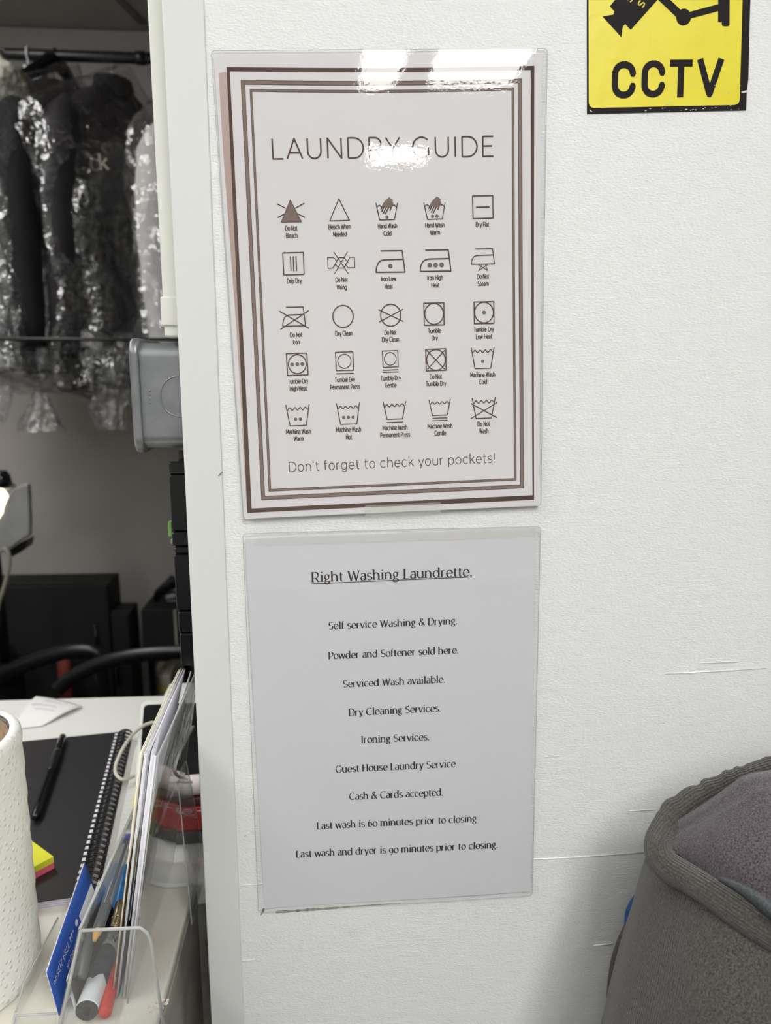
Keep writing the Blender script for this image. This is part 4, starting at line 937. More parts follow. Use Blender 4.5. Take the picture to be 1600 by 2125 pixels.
# folded leaflets: U-shaped strips standing on edge
M_leaf = mat('white_leaflet_paper', (232, 231, 236), rough=.5); M_leafy = mat('cream_leaflet_paper', (236, 233, 216), rough=.5)
M_art = {k: mat('print_' + k, c, rough=.45) for k, c in dict(green=(150, 152, 92), navy=(52, 62, 92), blush=(206, 184, 186), brown=(120, 84, 46), plum=(120, 84, 100)).items()}
def lean(y): return lerp(.162, .235, min(1, max(0, (y + .05) / .145)))
def leaflet(label, xn, xf, gap, m, ztop, art, yn=-.050, yf=.092):
    t = thing('folded_leaflet', label, 'leaflet', (xn - .03, .02, HZ + .002), 'folded leaflets in the acrylic holder')
    zb_ = HZ + .0022
    path = spline([(xf - gap * .35, yf), (lerp(xf, xn, .5) - gap * .5, .02), (xn - gap * .28, yn + .004), (xn, yn), (xn + gap * .28, yn + .004), (lerp(xf, xn, .5) + gap * .5, .02), (xf + gap * .35, yf)], 5)
    mb = MB(); nv = 2
    for (x, y) in path:
        for z in (ztop, zb_): mb.v.append((x - (ztop - z) * lean(y), y, z))
    mb.f = [(2 * i, 2 * i + 1, 2 * i + 3, 2 * i + 2) for i in range(len(path) - 1)]
    mb.build('folded_sheet', m, t, smooth=True, solid=.0006)
    pr = [p for p in path[len(path) // 2 + 1:]]
    for (mk, za0, za1, zb0, zb1) in art:       # artwork on the cover side: heights at the fold / far edge
        mb = MB()
        for i, (x, y) in enumerate(pr):
            f = i / (len(pr) - 1)
            for z in (lerp(za0, za1, min(1, f * 2)), lerp(zb0, zb1, min(1, f * 2))): mb.v.append((x + .0005 - (ztop - z) * lean(y), y, z))
        mb.f = [(2 * i, 2 * i + 1, 2 * i + 3, 2 * i + 2) for i in range(len(pr) - 1)]
        mb.build('cover_artwork', M_art[mk], t, smooth=True)
    return t
zl = ZC - .2505
H0 = HZ + .003
leaflet('cream-edged folded leaflet leftmost in the acrylic holder', -.1300, -.1325, .0016, M_leafy, zl, [('brown', zl - .098, zl - .05, H0, H0)])
leaflet('folded white leaflet in the middle of the acrylic holder', -.1270, -.1300, .0028, M_leaf, zl - .001, [('green', zl - .072, zl - .045, zl - .100, zl - .085), ('navy', zl - .100, zl - .085, H0, H0)])
leaflet('folded white leaflet with green and blue cover rightmost in the holder', -.1215, -.1260, .0085, M_leaf, zl - .002, [('green', zl - .066, zl - .030, zl - .094, zl - .070), ('navy', zl - .094, zl - .070, zl - .114, zl - .098), ('blush', zl - .114, zl - .098, H0, H0)])
# thin extra sheets fanned at the far top corner
for i, (dx, mm) in enumerate(((.0008, M_leafy), (.0026, M_leaf), (.0042, M_leaf))):
    xt = -.1318 + dx
    q = [(xt + .0022, -.046, zl - .001), (xt - .0006, .093, zl + .001 - .0006 * i), (xt - .0006 - .13 * lean(.093), .093, zl - .13), (xt + .0022 - .13 * lean(-.046), -.046, zl - .13)]
    tag(MB().slab(q, (.0003, 0, .00005)).build('loose_leaflet', mm), 'single thin %s sheet slotted among the folded leaflets, %s' % (('cream', 'white', 'white')[i], ('beside the cream leaflet', 'in the middle gap', 'nearest the rightmost leaflet')[i]), 'leaflet', 'loose sheets in the acrylic holder')
# marker pen
M_mkw = mat('white_marker_barrel', (226, 228, 234), rough=.35); M_mkn = mat('navy_marker_label', (40, 50, 64), rough=.75, col2=(58, 70, 84), mscale=260, spec=.2)
M_mkb = mat('black_marker_plug', (34, 34, 34), rough=.5)
Am = onz(180, 2097, ZC - .4300); Bm = onz(262, 1870, ZC - .4295); axm = (Bm - Am).normalized(); Lm = (Bm - Am).length; rm = .0078
mk = thing('marker_pen', 'fat white marker pen with a dark blue label in the acrylic holder', 'marker', Am + (Bm - Am) / 2 - V(0, 0, rm))
MB().tube([Am + axm * .0005, Am + axm * .002, Bm], [rm * .97, rm, rm], n=28).build('barrel', M_mkw, mk, smooth=True)
plug = MB().tube([Am - axm * .0010, Am + axm * .0005], [rm * .93, rm * .97], n=28).build('end_plug', M_mkb, mk)
sdm = axm.cross(V(0, 0, 1)).normalized(); upm = sdm.cross(axm).normalized()
MB().tube([Am - axm * .0011 + (sdm * math.cos(k * .3491) + upm * math.sin(k * .3491)) * .0030 for k in range(19)], .0005, n=6, cap=False).build('plug_ring', M_pen, plug, smooth=True)
MB().tube([Am - axm * .0013, Am - axm * .0010], .0017, n=14).build('plug_dimple', mat('deep_black', (8, 8, 8), rough=.8), plug)
def oncyl(u, t, r): return Am + axm * u + (sdm * math.sin(t) + upm * math.cos(t)) * r     # t=0 top
mb = MB()
def lab(u, v):
    t = lerp(-1.9, 1.9, u); s0 = .024 + .009 * max(0, 1 - abs(t + .1) * 1.3) * -1 + .004 * math.cos(t * 2.2); s1 = .050 + .002 * math.cos(t * 2)
    return oncyl(lerp(s0, s1, v), t, rm + .00015)
mb.grid(lab, 28, 8); mb.build('label', M_mkn, mk, smooth=True)
for s_, u0, t0, t1, h in (('CHN', .0545, -.9, .75, .0058), ('NG C', .0645, -.7, 1.05, .0058)):
    mb2 = [[], []]; layout(mb2, s_, (0, 0), (1, 0), 1.0, track=.12, wd=.2)
    # stretch letter height separately (unit box -> cylinder)
    mb2 = [[], []]; tw_ = twidth(s_, G, .12); layout(mb2, s_, (0, 0), (tw_, 0), 1.0, track=.12, wd=.17)
    mb = MB(); mb.v = [tuple(oncyl(u0 + z * h, lerp(t0, t1, x / tw_), rm + .0003)) for x, z in mb2[0]]; mb.f = mb2[1]
    mb.build('barrel_lettering', M_pen, mk, recalc=False)
def rod(name, label, cat, parts, base_r):
    a = parts[0][1]; b_ = parts[-1][2]
    t = thing(name, label, cat, (a + b_) / 2 - V(0, 0, base_r), 'pens in the acrylic holder')
    for (nm, p, q, r0, r1, m_) in parts:
        d = (q - p).normalized()
        MB().tube([p, p + d * min(.001, (q - p).length * .2), q - d * min(.001, (q - p).length * .2), q], [r0 * .85, r0, r1, r1 * .85], n=14).build(nm, m_, t, smooth=True)
    return t
def along(A_, B_, t): return A_ + (B_ - A_) * t
a, b = onz(217, 2104, ZC - .4330), onz(272, 1880, ZC - .4330)
rod('felt_pen', 'red felt pen beside the fat marker in the acrylic holder', 'pen', [('cap', a, along(a, b, .45), .0046, .0048, mat('red_pen_plastic', (190, 44, 40), rough=.3)), ('barrel', along(a, b, .45), b, .0043, .0043, MATS['red_pen_plastic'])], .005)
a, b = ony(196, 1952, -.056), ony(268, 1735, .045)
M_clr = clear('clear_pen_plastic', tint=(215, 220, 226), rough=.08, haze=.10)
rod('clear_ballpoint', 'clear ballpoint with an amber tip leaning in the acrylic holder', 'pen', [('tip', a, along(a, b, .085), .0016, .0034, mat('amber_tip', (196, 150, 70), rough=.3)), ('refill', along(a, b, .086), along(a, b, .95), .0012, .0012, mat('dark_ink_refill', (50, 54, 66), rough=.4)), ('barrel', along(a, b, .0855), along(a, b, .94), .0040, .0040, M_clr), ('end_plug', along(a, b, .94), b, .0036, .003, mat('blue_plug', (66, 74, 160), rough=.4))], .004)
a, b = ony(168, 2030, -.058), ony(206, 1860, -.004)
rod('grey_ballpoint', 'dark grey ballpoint beside the clear one in the acrylic holder', 'pen', [('barrel', a, b, .0036, .0036, mat('dark_grey_pen', (74, 78, 82), rough=.3)), ('end_plug', b, along(a, b, 1.05), .003, .003, M_pen)], .004)
a, b = ony(240, 1925, -.028), ony(250, 1872, -.006)
rod('metal_pen', 'short champagne metal pen end showing above the acrylic rim', 'pen', [('ferrule', a, b, .0042, .0036, mat('champagne_metal', (176, 160, 128), rough=.25, metal=.9)), ('collar', along(a, b, .30), along(a, b, .36), .0046, .0046, MATS['champagne_metal'])], .004)
a, b = ony(243, 1895, .012), ony(262, 1800, .055)
rod('blue_pen', 'bright blue pen cap behind the leaflets in the acrylic holder', 'pen', [('cap', a, b, .0046, .0046, mat('sky_blue_plastic', (36, 120, 186), rough=.35)), ('clip', a + V(-.005, 0, .001), along(a, b, .8) + V(-.005, 0, .001), .0008, .0008, MATS['sky_blue_plastic'])], .005)
# business cards in their own small pocket
T_, L_ = ony(176, 1790, .018), ony(97, 2018, -.062)
def dwn_(f): return V(lerp(.0060, .0125, f), 0, lerp(-.038, -.046, f))
dwn = dwn_(.5)
M_card = mat('blue_card', (44, 84, 172), rough=.4); M_cardw = mat('white_card', (236, 236, 234), rough=.5); M_cardk = mat('black_card', (26, 26, 30), rough=.5)
cy0 = L_; cu = (T_ - L_)
def cardq(sh, f0=0, f1=1, g0=0, g1=1, dx=0):
    def P(f, g): return L_ + cu * f + dwn_(f) * g + V(dx, 0, 0) + sh
    return [P(f0, g0), P(f1, g0), P(f1, g1), P(f0, g1)]
def card(label, sh, m_, f1=1):
    t = thing('business_card', label, 'card', (L_ + T_) / 2 + dwn + sh, 'business cards beside the pens')
    MB().grid(lambda u, v: L_ + cu * u * f1 + dwn_(u * f1) * v + sh, 10, 6).build('card_stock', m_, t, smooth=True, solid=.0003)
    return t
bc = card('blue business card standing upside down with white phone lettering', V(0, 0, 0), M_card)
MB().grid(lambda u, v: L_ + cu * u + dwn_(u) * v + V(-.0006, 0, .0006), 10, 6).build('white_edge', M_cardw, bc, smooth=True, solid=.0002)
MB().grid(lambda u, v: L_ + cu * lerp(.64, .97, u) + dwn_(lerp(.64, .97, u)) * lerp(.34, .98, v) + V(.0004, 0, 0), 8, 6).build('white_panel', M_cardw, bc)
def ctext(s_, f0, f1, g, h, nm='card_lettering'):
    mb2 = [[], []]; tw_ = twidth(s_, G, .1); layout(mb2, s_, (0, 0), (tw_, 0), 1.0, track=.1, wd=.12)
    mb = MB(); mb.v = [tuple(L_ + cu * lerp(f0, f1, x / tw_) + dwn_(lerp(f0, f1, x / tw_)) * (g + z * h) + V(.0007, 0, 0)) for x, z in mb2[0]]; mb.f = mb2[1]; mb.build(nm, M_cardw, bc, recalc=False)
ctext('+44 7789 213599', .50, .04, .28, .10); ctext('zeroq.uk', .50, .26, .52, .09)
for f, g in ((.57, .33), (.55, .56)):
    mb2 = [[], []]; disc2(mb2, (0, 0), 1)
    c = L_ + cu * f + dwn_(f) * g + V(.0007, 0, 0); mb = MB(); mb.v = [tuple(c + cu.normalized() * (x * .0022) + dwn.normalized() * (z * .0022)) for x, z in mb2[0]]; mb.f = mb2[1]
    mb.build('round_icon', M_cardw, bc, recalc=False)
card('white business card directly right of the blue one', V(.0130, -.001, -.0060), M_cardw, .9)
card('black business card between the white cards and the pens', V(.0155, -.001, -.0070), M_cardk, .9)
cp_h = thing('card_pocket', 'small clear acrylic card pocket at the bottom left of the leaflet holder', 'card holder', (-.205, -.04, ZD_))
zc_ = ZC - .426
panel('near_panel', [(-.2205, -.0735, HZ), (-.1915, -.0735, HZ), (-.1905, -.0735, zc_), (-.2170, -.0735, zc_)], .002, cp_h, edges=[[(-.2170, -.0735, zc_), (-.1905, -.0735, zc_)], [(-.2205, -.0735, HZ), (-.2170, -.0735, zc_)]], er=.0008)
panel('side_panel', [(-.2205, -.072, HZ), (-.2170, -.072, zc_), (-.2150, -.060, zc_ + .012), (-.2130, .0, zc_ + .014), (-.2205, .0, HZ)], .002, cp_h, edges=[[(-.2170, -.072, zc_), (-.2150, -.060, zc_ + .012), (-.2130, .0, zc_ + .014)]], er=.0005)

# ------------------------------------------------------------------ back room: rail, garments
M_rail = mat('black_rail_tube', (16, 15, 17), rough=.4)
YR = 1.60
r0, r1 = ony(-60, 114, YR), ony(330, 118, YR)
rz = (r0.z + r1.z) / 2
rail = thing('clothes_rail', 'long black clothes rail below the back room ceiling', 'clothes rail', (-.7, YR, rz))
MB().tube([(-1.5, YR, rz), (.35, YR, rz)], .0135, n=16).build('tube', M_rail, rail, smooth=True)
xj = ony(292, 118, YR).x
MB().tube([(xj - .012, YR, rz), (xj + .012, YR, rz)], .0165, n=16).build('joint', M_rail, rail, smooth=True)
for x in (-1.3, .2):
    MB().tube([(x, YR, rz), (x, YR, CEIL)], .008, n=10).build('ceiling_hanger', M_rail, rail, smooth=True)
YB = 1.30
bz = ony(150, 704, YB).z
lrail = thing('lower_rail', 'thin black horizontal bar crossing in front of the hanging clothes', 'bar', (-.6, YB, bz))
MB().tube([(-1.45, YB, bz), (.3, YB, bz)], .0042, n=10).build('bar', M_rail, lrail, smooth=True)
for x in (-1.42, .27):
    MB().tube([(x, YB, 0), (x, YB, bz)], .008, n=10).build('upright', M_rail, lrail, smooth=True)
    MB().box((x - .02, YB - .15, 0), (x + .02, YB + .15, .015)).build('foot', M_rail, lrail)
M_bag = clear('clear_garment_film', tint=(247, 247, 248), rough=.13, ior=2.1, haze=.006, bump=[(16, .030, 3), (60, .006, 2)])
M_wirew = mat('white_wire', (214, 214, 216), rough=.35)
def garment(label, gx, gy, ang, ztop, length, sw, cloth, dep=.075, sleeves=True, bag=True, seed=0, hook='wire', bagext=.18, collar=None, sl_len=.60, name='bagged_jacket', cat='jacket', baghaze=None):
    """hanging garment; ang = direction of the shoulder line, ztop = neck height"""
    t = thing(name, label, cat, (gx, gy, ztop - length), 'garments hanging on the rail')
    ca, sa = math.cos(ang), math.sin(ang)
    def P(wd, dp, z): return (gx + ca * wd - sa * dp, gy + sa * wd + ca * dp, z)
    def half(k):       # k 0 neck .. 1 hem
        if k < .14: return lerp(.055, sw, (k / .14) ** .75)
        return sw * (1 - .10 * math.sin((k - .14) * 2.6)) 
    def depth(k): return lerp(.035, dep, min(1, k / .2)) * (1 + .25 * k)
    def body(u, v):
        th = 2 * math.pi * u; z = ztop - length * v; z -= .0 * v
        w_, d_ = half(v), depth(v)
        c, s_ = math.cos(th), math.sin(th)
        wd = w_ * math.copysign(abs(c) ** .8, c); dp = d_ * math.copysign(abs(s_) ** .8, s_)
        p = P(wd, dp, z); k = .026 * min(1, v * 4) * nz((p[0], p[1], p[2] * .5), 13, seed) + .014 * nz(p, 34, seed)
        return P(wd * (1 + k * 3), dp * (1 + k * 7), z)
    mb = MB().grid(body, 40, 34, loop=True); mb.f.append(tuple(o_ * 35 + 34 for o_ in range(40)))
    mb.build('body', cloth, t, smooth=True)
    if sleeves:
        for sg in (-1, 1):
            path, rad = [], []
            for k in range(13):
                f = k / 12; z = ztop - length * .14 - sl_len * f + .045
                wd = sg * (sw * .80 + .06 * math.sin(min(1, f * 2.2) * 1.5)); dp = .015 * math.sin(f * 3 + seed) - .02 * f
                path.append(P(wd, dp, z)); rad.append((lerp(.058, .038, f) if k > 1 else (.012, .044)[k]) * (1 + .10 * nz((f * 9, sg, seed), 1.0, seed)))
            MB().tube(path, rad, n=14).build('sleeve', cloth, t, smooth=True)
    if collar:
        MB().grid(lambda u, v: P((.062 - .012 * v) * math.cos(2 * math.pi * u), (.045 - .008 * v) * math.sin(2 * math.pi * u), ztop - .03 + .055 * v), 20, 4, loop=True).build('collar', collar, t, smooth=True, solid=.006)
    # hanger
    hk = (gx, gy, rz)
    if hook == 'wire':
        pts = [P(0, 0, ztop - .01), P(0, 0, rz - .012)] + [(gx + .0, gy - .0165 * math.cos(D2R(a_)) , rz + .0165 * math.sin(D2R(a_))) for a_ in range(-60, 200, 26)]
        pts[1] = (gx, gy - .012, rz - .03)
        MB().tube(pts, .0030, n=8).build('hanger_hook', M_wirew, t, smooth=True)
    else:
        mb = MB()
        mb.tube([P(-sw * .9, 0, ztop - .055), P(-sw * .45, 0, ztop + .005), P(-.03, 0, ztop + .045), P(0, 0, ztop + .055), P(.03, 0, ztop + .045), P(sw * .45, 0, ztop + .005), P(sw * .9, 0, ztop - .055)], [.010, .016, .022, .024, .022, .016, .010], n=12, flat=.5)
        mb.build('wooden_hanger', M_gblk, t, smooth=True)
        MB().tube([P(0, 0, ztop + .06)] + [(gx, gy - .0165 * math.cos(D2R(a_)), rz + .0165 * math.sin(D2R(a_))) for a_ in range(-60, 200, 26)], .002, n=8).build('hanger_hook', M_rail, t, smooth=True)
    if bag:
        def film(u, v):
            th = 2 * math.pi * u; L2 = length + bagext; z = ztop + .05 - (L2 + .05) * v
            kk = min(1, max(0, (ztop - z) / length))
            w_ = (half(kk) + .05 + .05 * min(1, kk * 4)) if z < ztop else lerp(.02, .10, (ztop + .05 - z) / .05); d_ = depth(kk) + .022 + .025 * min(1, kk * 4)
            if z < ztop - length: f = (ztop - length - z) / bagext; w_ *= 1 - .55 * f; d_ *= 1 - .35 * f
            c, s_ = math.cos(th), math.sin(th)
            wd = w_ * math.copysign(abs(c) ** .9, c); dp = d_ * math.copysign(abs(s_) ** .9, s_)
            p = P(wd, dp, z)
            k = .055 * nz((p[0], p[1], p[2] * .5), 17, seed + 3) + .026 * nz(p, 45, seed + 5) + .05 * math.sin(th * 11 + 4 * nz((0, 0, z), 4, seed)) * (.5 + .5 * nz((u * 3, z * 2, 0), 2, seed))
            return P(wd * (1 + k * 1.2), dp * (1 + k * 3.2), z)
        MB().grid(film, 56, 64, loop=True).build('plastic_cover', M_bag, t, smooth=True)
    return t
M_black = mat('black_cloth', (14, 13, 15), rough=.85, col2=(20, 19, 20), mscale=30, bump=(120, .001))
M_navy = mat('navy_cloth', (18, 20, 27), rough=.7, col2=(24, 26, 34), mscale=30, bump=(120, .001))
M_plum = mat('black_plum_cloth', (22, 19, 22), rough=.7, col2=(29, 24, 29), mscale=25, bump=(120, .001))
M_brn = mat('warm_black_cloth', (24, 21, 20), rough=.75, col2=(18, 16, 15), mscale=20, bump=(120, .001))
M_whc = mat('white_cloth', (214, 212, 208), rough=.85, bump=(100, .001))
M_fluff = mat('cream_fleece', (200, 196, 184), rough=.95, col2=(176, 172, 160), mscale=60, bump=(90, .012, 4))
def at(px, py, y): return ony(px, py, y)
g = at(-14, 190, YR); ga = garment('dark garment in clear film below the cream fleece, far left', g.x, YR, D2R(66), at(8, 205, YR).z, .66, .20, M_brn, seed=1, dep=.05, bagext=.06)
g = at(66, 190, YR); gb = garment('navy garment in shiny film, second from the left', g.x, YR, D2R(80), at(62, 190, YR).z, .70, .19, M_navy, seed=2, dep=.035, bagext=.06)
g = at(122, 190, YR); gc = garment('black jacket on a black wooden hanger with brass emblem', g.x, YR, D2R(72), at(92, 178, YR).z, .72, .20, M_black, seed=3, dep=.035, hook='wood', bagext=.05)
g = at(232, 190, YR); gd = garment('black zipped jacket with a pale chest logo in clear film', g.x, YR + .02, D2R(58), at(214, 182, YR).z, .76, .20, M_plum, seed=4, dep=.05, collar=M_black, bagext=.04)
g = at(405, 230, YR); ge = garment('white garment in clear film half hidden by the wall end', g.x, YR, D2R(72), at(340, 218, YR).z, .82, .19, M_whc, seed=6, dep=.05, bagext=.06, name='bagged_shirt', cat='shirt')
# cream fleece lying over the first shoulder
c = at(14, 165, YR - .16)
def fl(u, v):
    th = 2 * math.pi * u; ph = math.pi * v
    p = V(c.x + .062 * math.sin(ph) * math.cos(th), c.y + .075 * math.sin(ph) * math.sin(th), c.z - .012 + .060 * math.cos(ph) - .02 * math.cos(th))
    k = 1 + .25 * nz(p, 22, 2) + .12 * nz(p, 60, 1); q = V(c.x, c.y, c.z) + (p - V(c.x, c.y, c.z)) * k
    return q
MB().grid(fl, 36, 20, loop=True).build('fleece_collar', M_fluff, ga, smooth=True)
# emblem on the wooden hanger, chest logo
e = at(75, 147, YR - .03)
MB().tube([(e.x, e.y - .02, e.z), (e.x, e.y - .016, e.z)], .007, n=14).build('brass_emblem', mat('brass', (196, 164, 70), rough=.3, metal=.8), gc, smooth=True)
hd_ = at(70, 160, YR - .05)
MB().slab([tuple(at(x, y, YR - .045)) for x, y in ((44, 128), (58, 132), (80, 140), (96, 150), (92, 160), (76, 168), (72, 186), (64, 186), (58, 168), (48, 158))], (0, .02, 0)).build('hanger_neck', M_gblk, gc, bevel=.004)
YLG = YR - .20
def lg(px, py): return at(px, py, YLG)
mb2 = [[], []]
P0, P1 = lg(188, 354), lg(226, 352)
layout(mb2, 'ck', (P0.x, P0.z), (P1.x, P1.z), .034, track=-.05, wd=.12)
mb = MB(); mb.v = [(x, YLG, z) for x, z in mb2[0]]; mb.f = mb2[1]
o = mb.build('chest_logo', mat('pale_logo_print', (150, 140, 128), rough=.7), gd, solid=.002)
# knotted film tails hanging under the lower bar
def tail(t, pxs, seed):
    n_ = len(pxs)
    sp = spline(pxs, 6)
    def fn(u, v):
        i = v * (len(sp) - 1); a_ = sp[int(i)]; p = at(a_[0], a_[1], YR - .14); r = a_[2] * .00125
        th = 2 * math.pi * u; k = 1 + .6 * nz((math.cos(th) * 1.5, math.sin(th) * 1.5, v * 3), 1.6, seed)
        return (p.x + r * k * math.cos(th), p.y + r * .7 * k * math.sin(th), p.z)
    MB().grid(fn, 40, len(sp) - 1, loop=True).build('film_tail', M_bag, t, smooth=True)
tail(gb, [(75, 690, 60), (78, 740, 42), (80, 775, 18), (80, 793, 7), (80, 805, 7), (82, 830, 18), (84, 870, 34), (86, 895, 40)], 1)
tail(gd, [(215, 690, 48), (218, 740, 44), (222, 800, 38), (228, 850, 32), (232, 892, 26)], 4)
tail(ga, [(-12, 700, 36), (-10, 780, 30), (-8, 850, 26), (-6, 880, 10)], 7)

# ------------------------------------------------------------------ lamp at the far left
YL = 1.28
lamp = thing('hooded_lamp', 'grey hooded work lamp glowing at the left edge', 'lamp', at(10, 1160, YL) - V(.05, 0, .1))
def hood(dx, dy): return [tuple(at(x, y, YL) + V(dx, dy, 0)) for x, y in ((-3, 1150), (-6, 1090), (4, 1054), (16, 1030), (30, 1013), (46, 1005), (58, 1004), (60, 1030), (62, 1080), (62, 1112), (40, 1125), (18, 1142))]
M_hood = mat('grey_lamp_enamel', (150, 150, 148), rough=.5, col2=(138, 138, 136), mscale=20)
MB().slab(hood(0, 0), (0, .02, 0)).build('hood', M_hood, lamp, bevel=.006, segs=3)
q = at(-8, 1038, YL + .015)
M_bulb = bpy.data.materials.new('warm_lamp_glow'); M_bulb.use_nodes = True; nt = M_bulb.node_tree; nt.nodes.clear()
em = nt.nodes.new('ShaderNodeEmission'); em.inputs[0].default_value = (1, .86, .62, 1); em.inputs[1].default_value = BACKLAMP; ou = nt.nodes.new('ShaderNodeOutputMaterial'); nt.links.new(em.outputs[0], ou.inputs[0])
MB().lathe(q, [(.001, .030), (.018, .026), (.026, .012), (.028, -.008), (.024, -.03), (.012, -.042), (.001, -.044)], 24).build('bulb', M_bulb, lamp, smooth=True)
kq = at(3, 1002, YL)
MB().lathe(kq, [(.001, .030), (.014, .028), (.020, .018), (.024, -.006), (.020, -.010), (.001, -.010)], 20).build('top_knob', M_gblk, lamp, smooth=True)
mb = MB().slab([tuple(at(x, y, YL + .02)) for x, y in ((-4, 1006), (20, 1003), (30, 1010), (18, 1018), (-4, 1020))], (0, .02, 0)); mb.build('neck', M_hood, lamp, bevel=.004)
MB().slab([tuple(at(x, y, YL + .01)) for x, y in ((18, 1143), (40, 1127), (55, 1120), (52, 1138), (36, 1150), (20, 1158))], (0, .05, 0)).build('switch_block', M_gblk, lamp, bevel=.002)
cab = [at(x, y, YL - .01) for x, y in spline([(6, 1138), (16, 1145), (20, 1162), (16, 1190), (8, 1220), (-2, 1250), (-10, 1290)], 5)]
MB().tube(cab, .005, n=10).build('power_cable', mat('beige_cable', (150, 144, 132), rough=.5), lamp, smooth=True)
MB().tube([at(-10, 1150, YL + .03), V(at(-30, 1150, YL).x, YL + .05, .90), V(at(-30, 1150, YL).x, YL + .05, .78)], .012, n=12).build('arm', M_gblk, lamp, smooth=True)

# ------------------------------------------------------------------ black cabinets, chair and boxes by the back wall
M_cab = mat('matt_black_board', (15, 16, 16), rough=.7)
YC = 1.62
def cabq(px0, px1, pyt, z0, label, name='black_cabinet', y=YC, dep=.3, cat='cabinet'):
    a, b_ = at(px0, pyt, y), at(px1, pyt, y)
    t = thing(name, label, cat, ((a.x + b_.x) / 2, y + dep / 2, z0), None)
    MB().box((a.x, y + .018, z0), (b_.x, y + dep, a.z)).build('carcass', M_cab, t, bevel=.003)
    MB().box((a.x + .004, y, z0 + .03), (b_.x - .004, y + .017, a.z - .006)).build('door', M_cab, t, bevel=.002)
    MB().tube([(b_.x - .04, y - .012, a.z - .12), (b_.x - .04, y - .012, a.z - .22)], .004, n=8).build('handle', M_gblk, t, smooth=True)
    return t
cabq(-160, 224, 1218, 0, 'large black cabinet against the back wall', dep=.12)
cabq(226, 268, 1272, 0, 'narrow black cabinet beside the large one', dep=.10)
a, b_ = at(292, 1266, 1.66), at(352, 1262, 1.66)
bx_ = thing('black_crate', 'black box on a stand right of the cabinets', 'box', ((a.x + b_.x) / 2, 1.76, 0))
zb2 = at(300, 1352, 1.66).z
MB().box((a.x, 1.66, zb2), (b_.x + .06, 1.86, a.z)).build('box_body', M_cab, bx_, bevel=.003)
MB().box((b_.x + .012, 1.655, zb2), (b_.x + .020, 1.659, a.z)).build('pale_edge', mat('dull_cream_strip', (150, 146, 134), rough=.6), bx_)
for x in (a.x + .02, b_.x + .04):
    for y in (1.68, 1.84):
        MB().box((x - .01, y - .01, 0), (x + .01, y + .01, zb2)).build('leg', M_gblk, bx_)
# curved black spout-like handle on top
hp = [at(x, y, 1.74) for x, y in spline([(323, 1246), (328, 1232), (340, 1222), (352, 1214), (364, 1204)], 5)]
tap = thing('black_tool', 'curved black tool with a grey collar standing on the black box', 'tool', (b_.x, 1.74, a.z))
MB().tube(hp, [.010 + .012 * k / (len(hp) - 1) for k in range(len(hp))], n=12).build('curved_head', M_gblk, tap, smooth=True)
q0, q1 = at(345, 1240, 1.73), at(365, 1235, 1.73)
MB().tube([q0, q1], .007, n=12).build('grey_collar', mat('grey_collar', (150, 148, 146), rough=.4), tap, smooth=True)
MB().box((at(346, 1240, 1.74).x, 1.73, a.z), (at(372, 1240, 1.74).x, 1.77, at(350, 1244, 1.74).z)).build('stem', M_gblk, tap, bevel=.003)
# office chair
M_chair = mat('black_chair_plastic', (22, 21, 23), rough=.32); M_seat = mat('black_chair_fabric', (18, 18, 20), rough=.9, bump=(300, .0008))
chair = thing('office_chair', 'black office chair with looped armrests behind the desk', 'chair', (-.62, 1.25, 0))
YA = 1.22
armp = spline([(120, 1432), (140, 1412), (175, 1392), (220, 1374), (270, 1362), (330, 1355), (400, 1352)], 6)
P_ = [at(x, y, YA) for x, y in armp]
MB().tube(P_ + [P_[-1] + V(.05, .02, -.02), P_[-1] + V(.07, .03, -.12), P_[-1] + V(.06, .03, -.25)], .018, n=14, flat=.75).build('armrest', M_chair, chair, smooth=True)
armp = spline([(-60, 1440), (0, 1402), (60, 1376), (110, 1360), (150, 1352), (190, 1352), (205, 1362)], 6)
P2 = [at(x, y, YA + .12) for x, y in armp]
MB().tube(P2 + [P2[-1] + V(.005, .01, -.1), P2[-1] + V(-.03, .02, -.22)], .020, n=14, flat=.75).build('armrest', M_chair, chair, smooth=True)
def cush(cx, cyy, cz, sx, sy, sz):
    return lambda u, v: (cx + sx * math.copysign(abs(math.cos(2 * math.pi * u)) ** .5, math.cos(2 * math.pi * u)) * math.sin(math.pi * v) ** .4, cyy + sy * math.copysign(abs(math.sin(2 * math.pi * u)) ** .5, math.sin(2 * math.pi * u)) * math.sin(math.pi * v) ** .4, cz + sz * math.cos(math.pi * v))
MB().grid(cush(-.58, 1.24, .49, .25, .24, .045), 40, 12, loop=True).build('seat', M_seat, chair, smooth=True)
MB().grid(cush(-.92, 1.36, .62, .055, .20, .17), 32, 16, loop=True).build('backrest', M_seat, chair, smooth=True)
MB().tube([(-.60, 1.24, .45), (-.60, 1.24, .10)], .025, n=14).build('gas_column', M_chair, chair, smooth=True)
for k in range(5):
    a_ = k * 2 * math.pi / 5 + .3
    MB().tube([(-.60, 1.24, .10), (-.60 + .28 * math.cos(a_), 1.24 + .28 * math.sin(a_), .065)], [.022, .014], n=10).build('base_leg', M_chair, chair, smooth=True)
    w_ = V(-.60 + .28 * math.cos(a_), 1.24 + .28 * math.sin(a_), .028)
    MB().tube([w_ + V(-.012 * math.sin(a_), .012 * math.cos(a_), 0), w_ - V(-.012 * math.sin(a_), .012 * math.cos(a_), 0)], .028, n=16).build('castor', M_chair, chair, smooth=True)
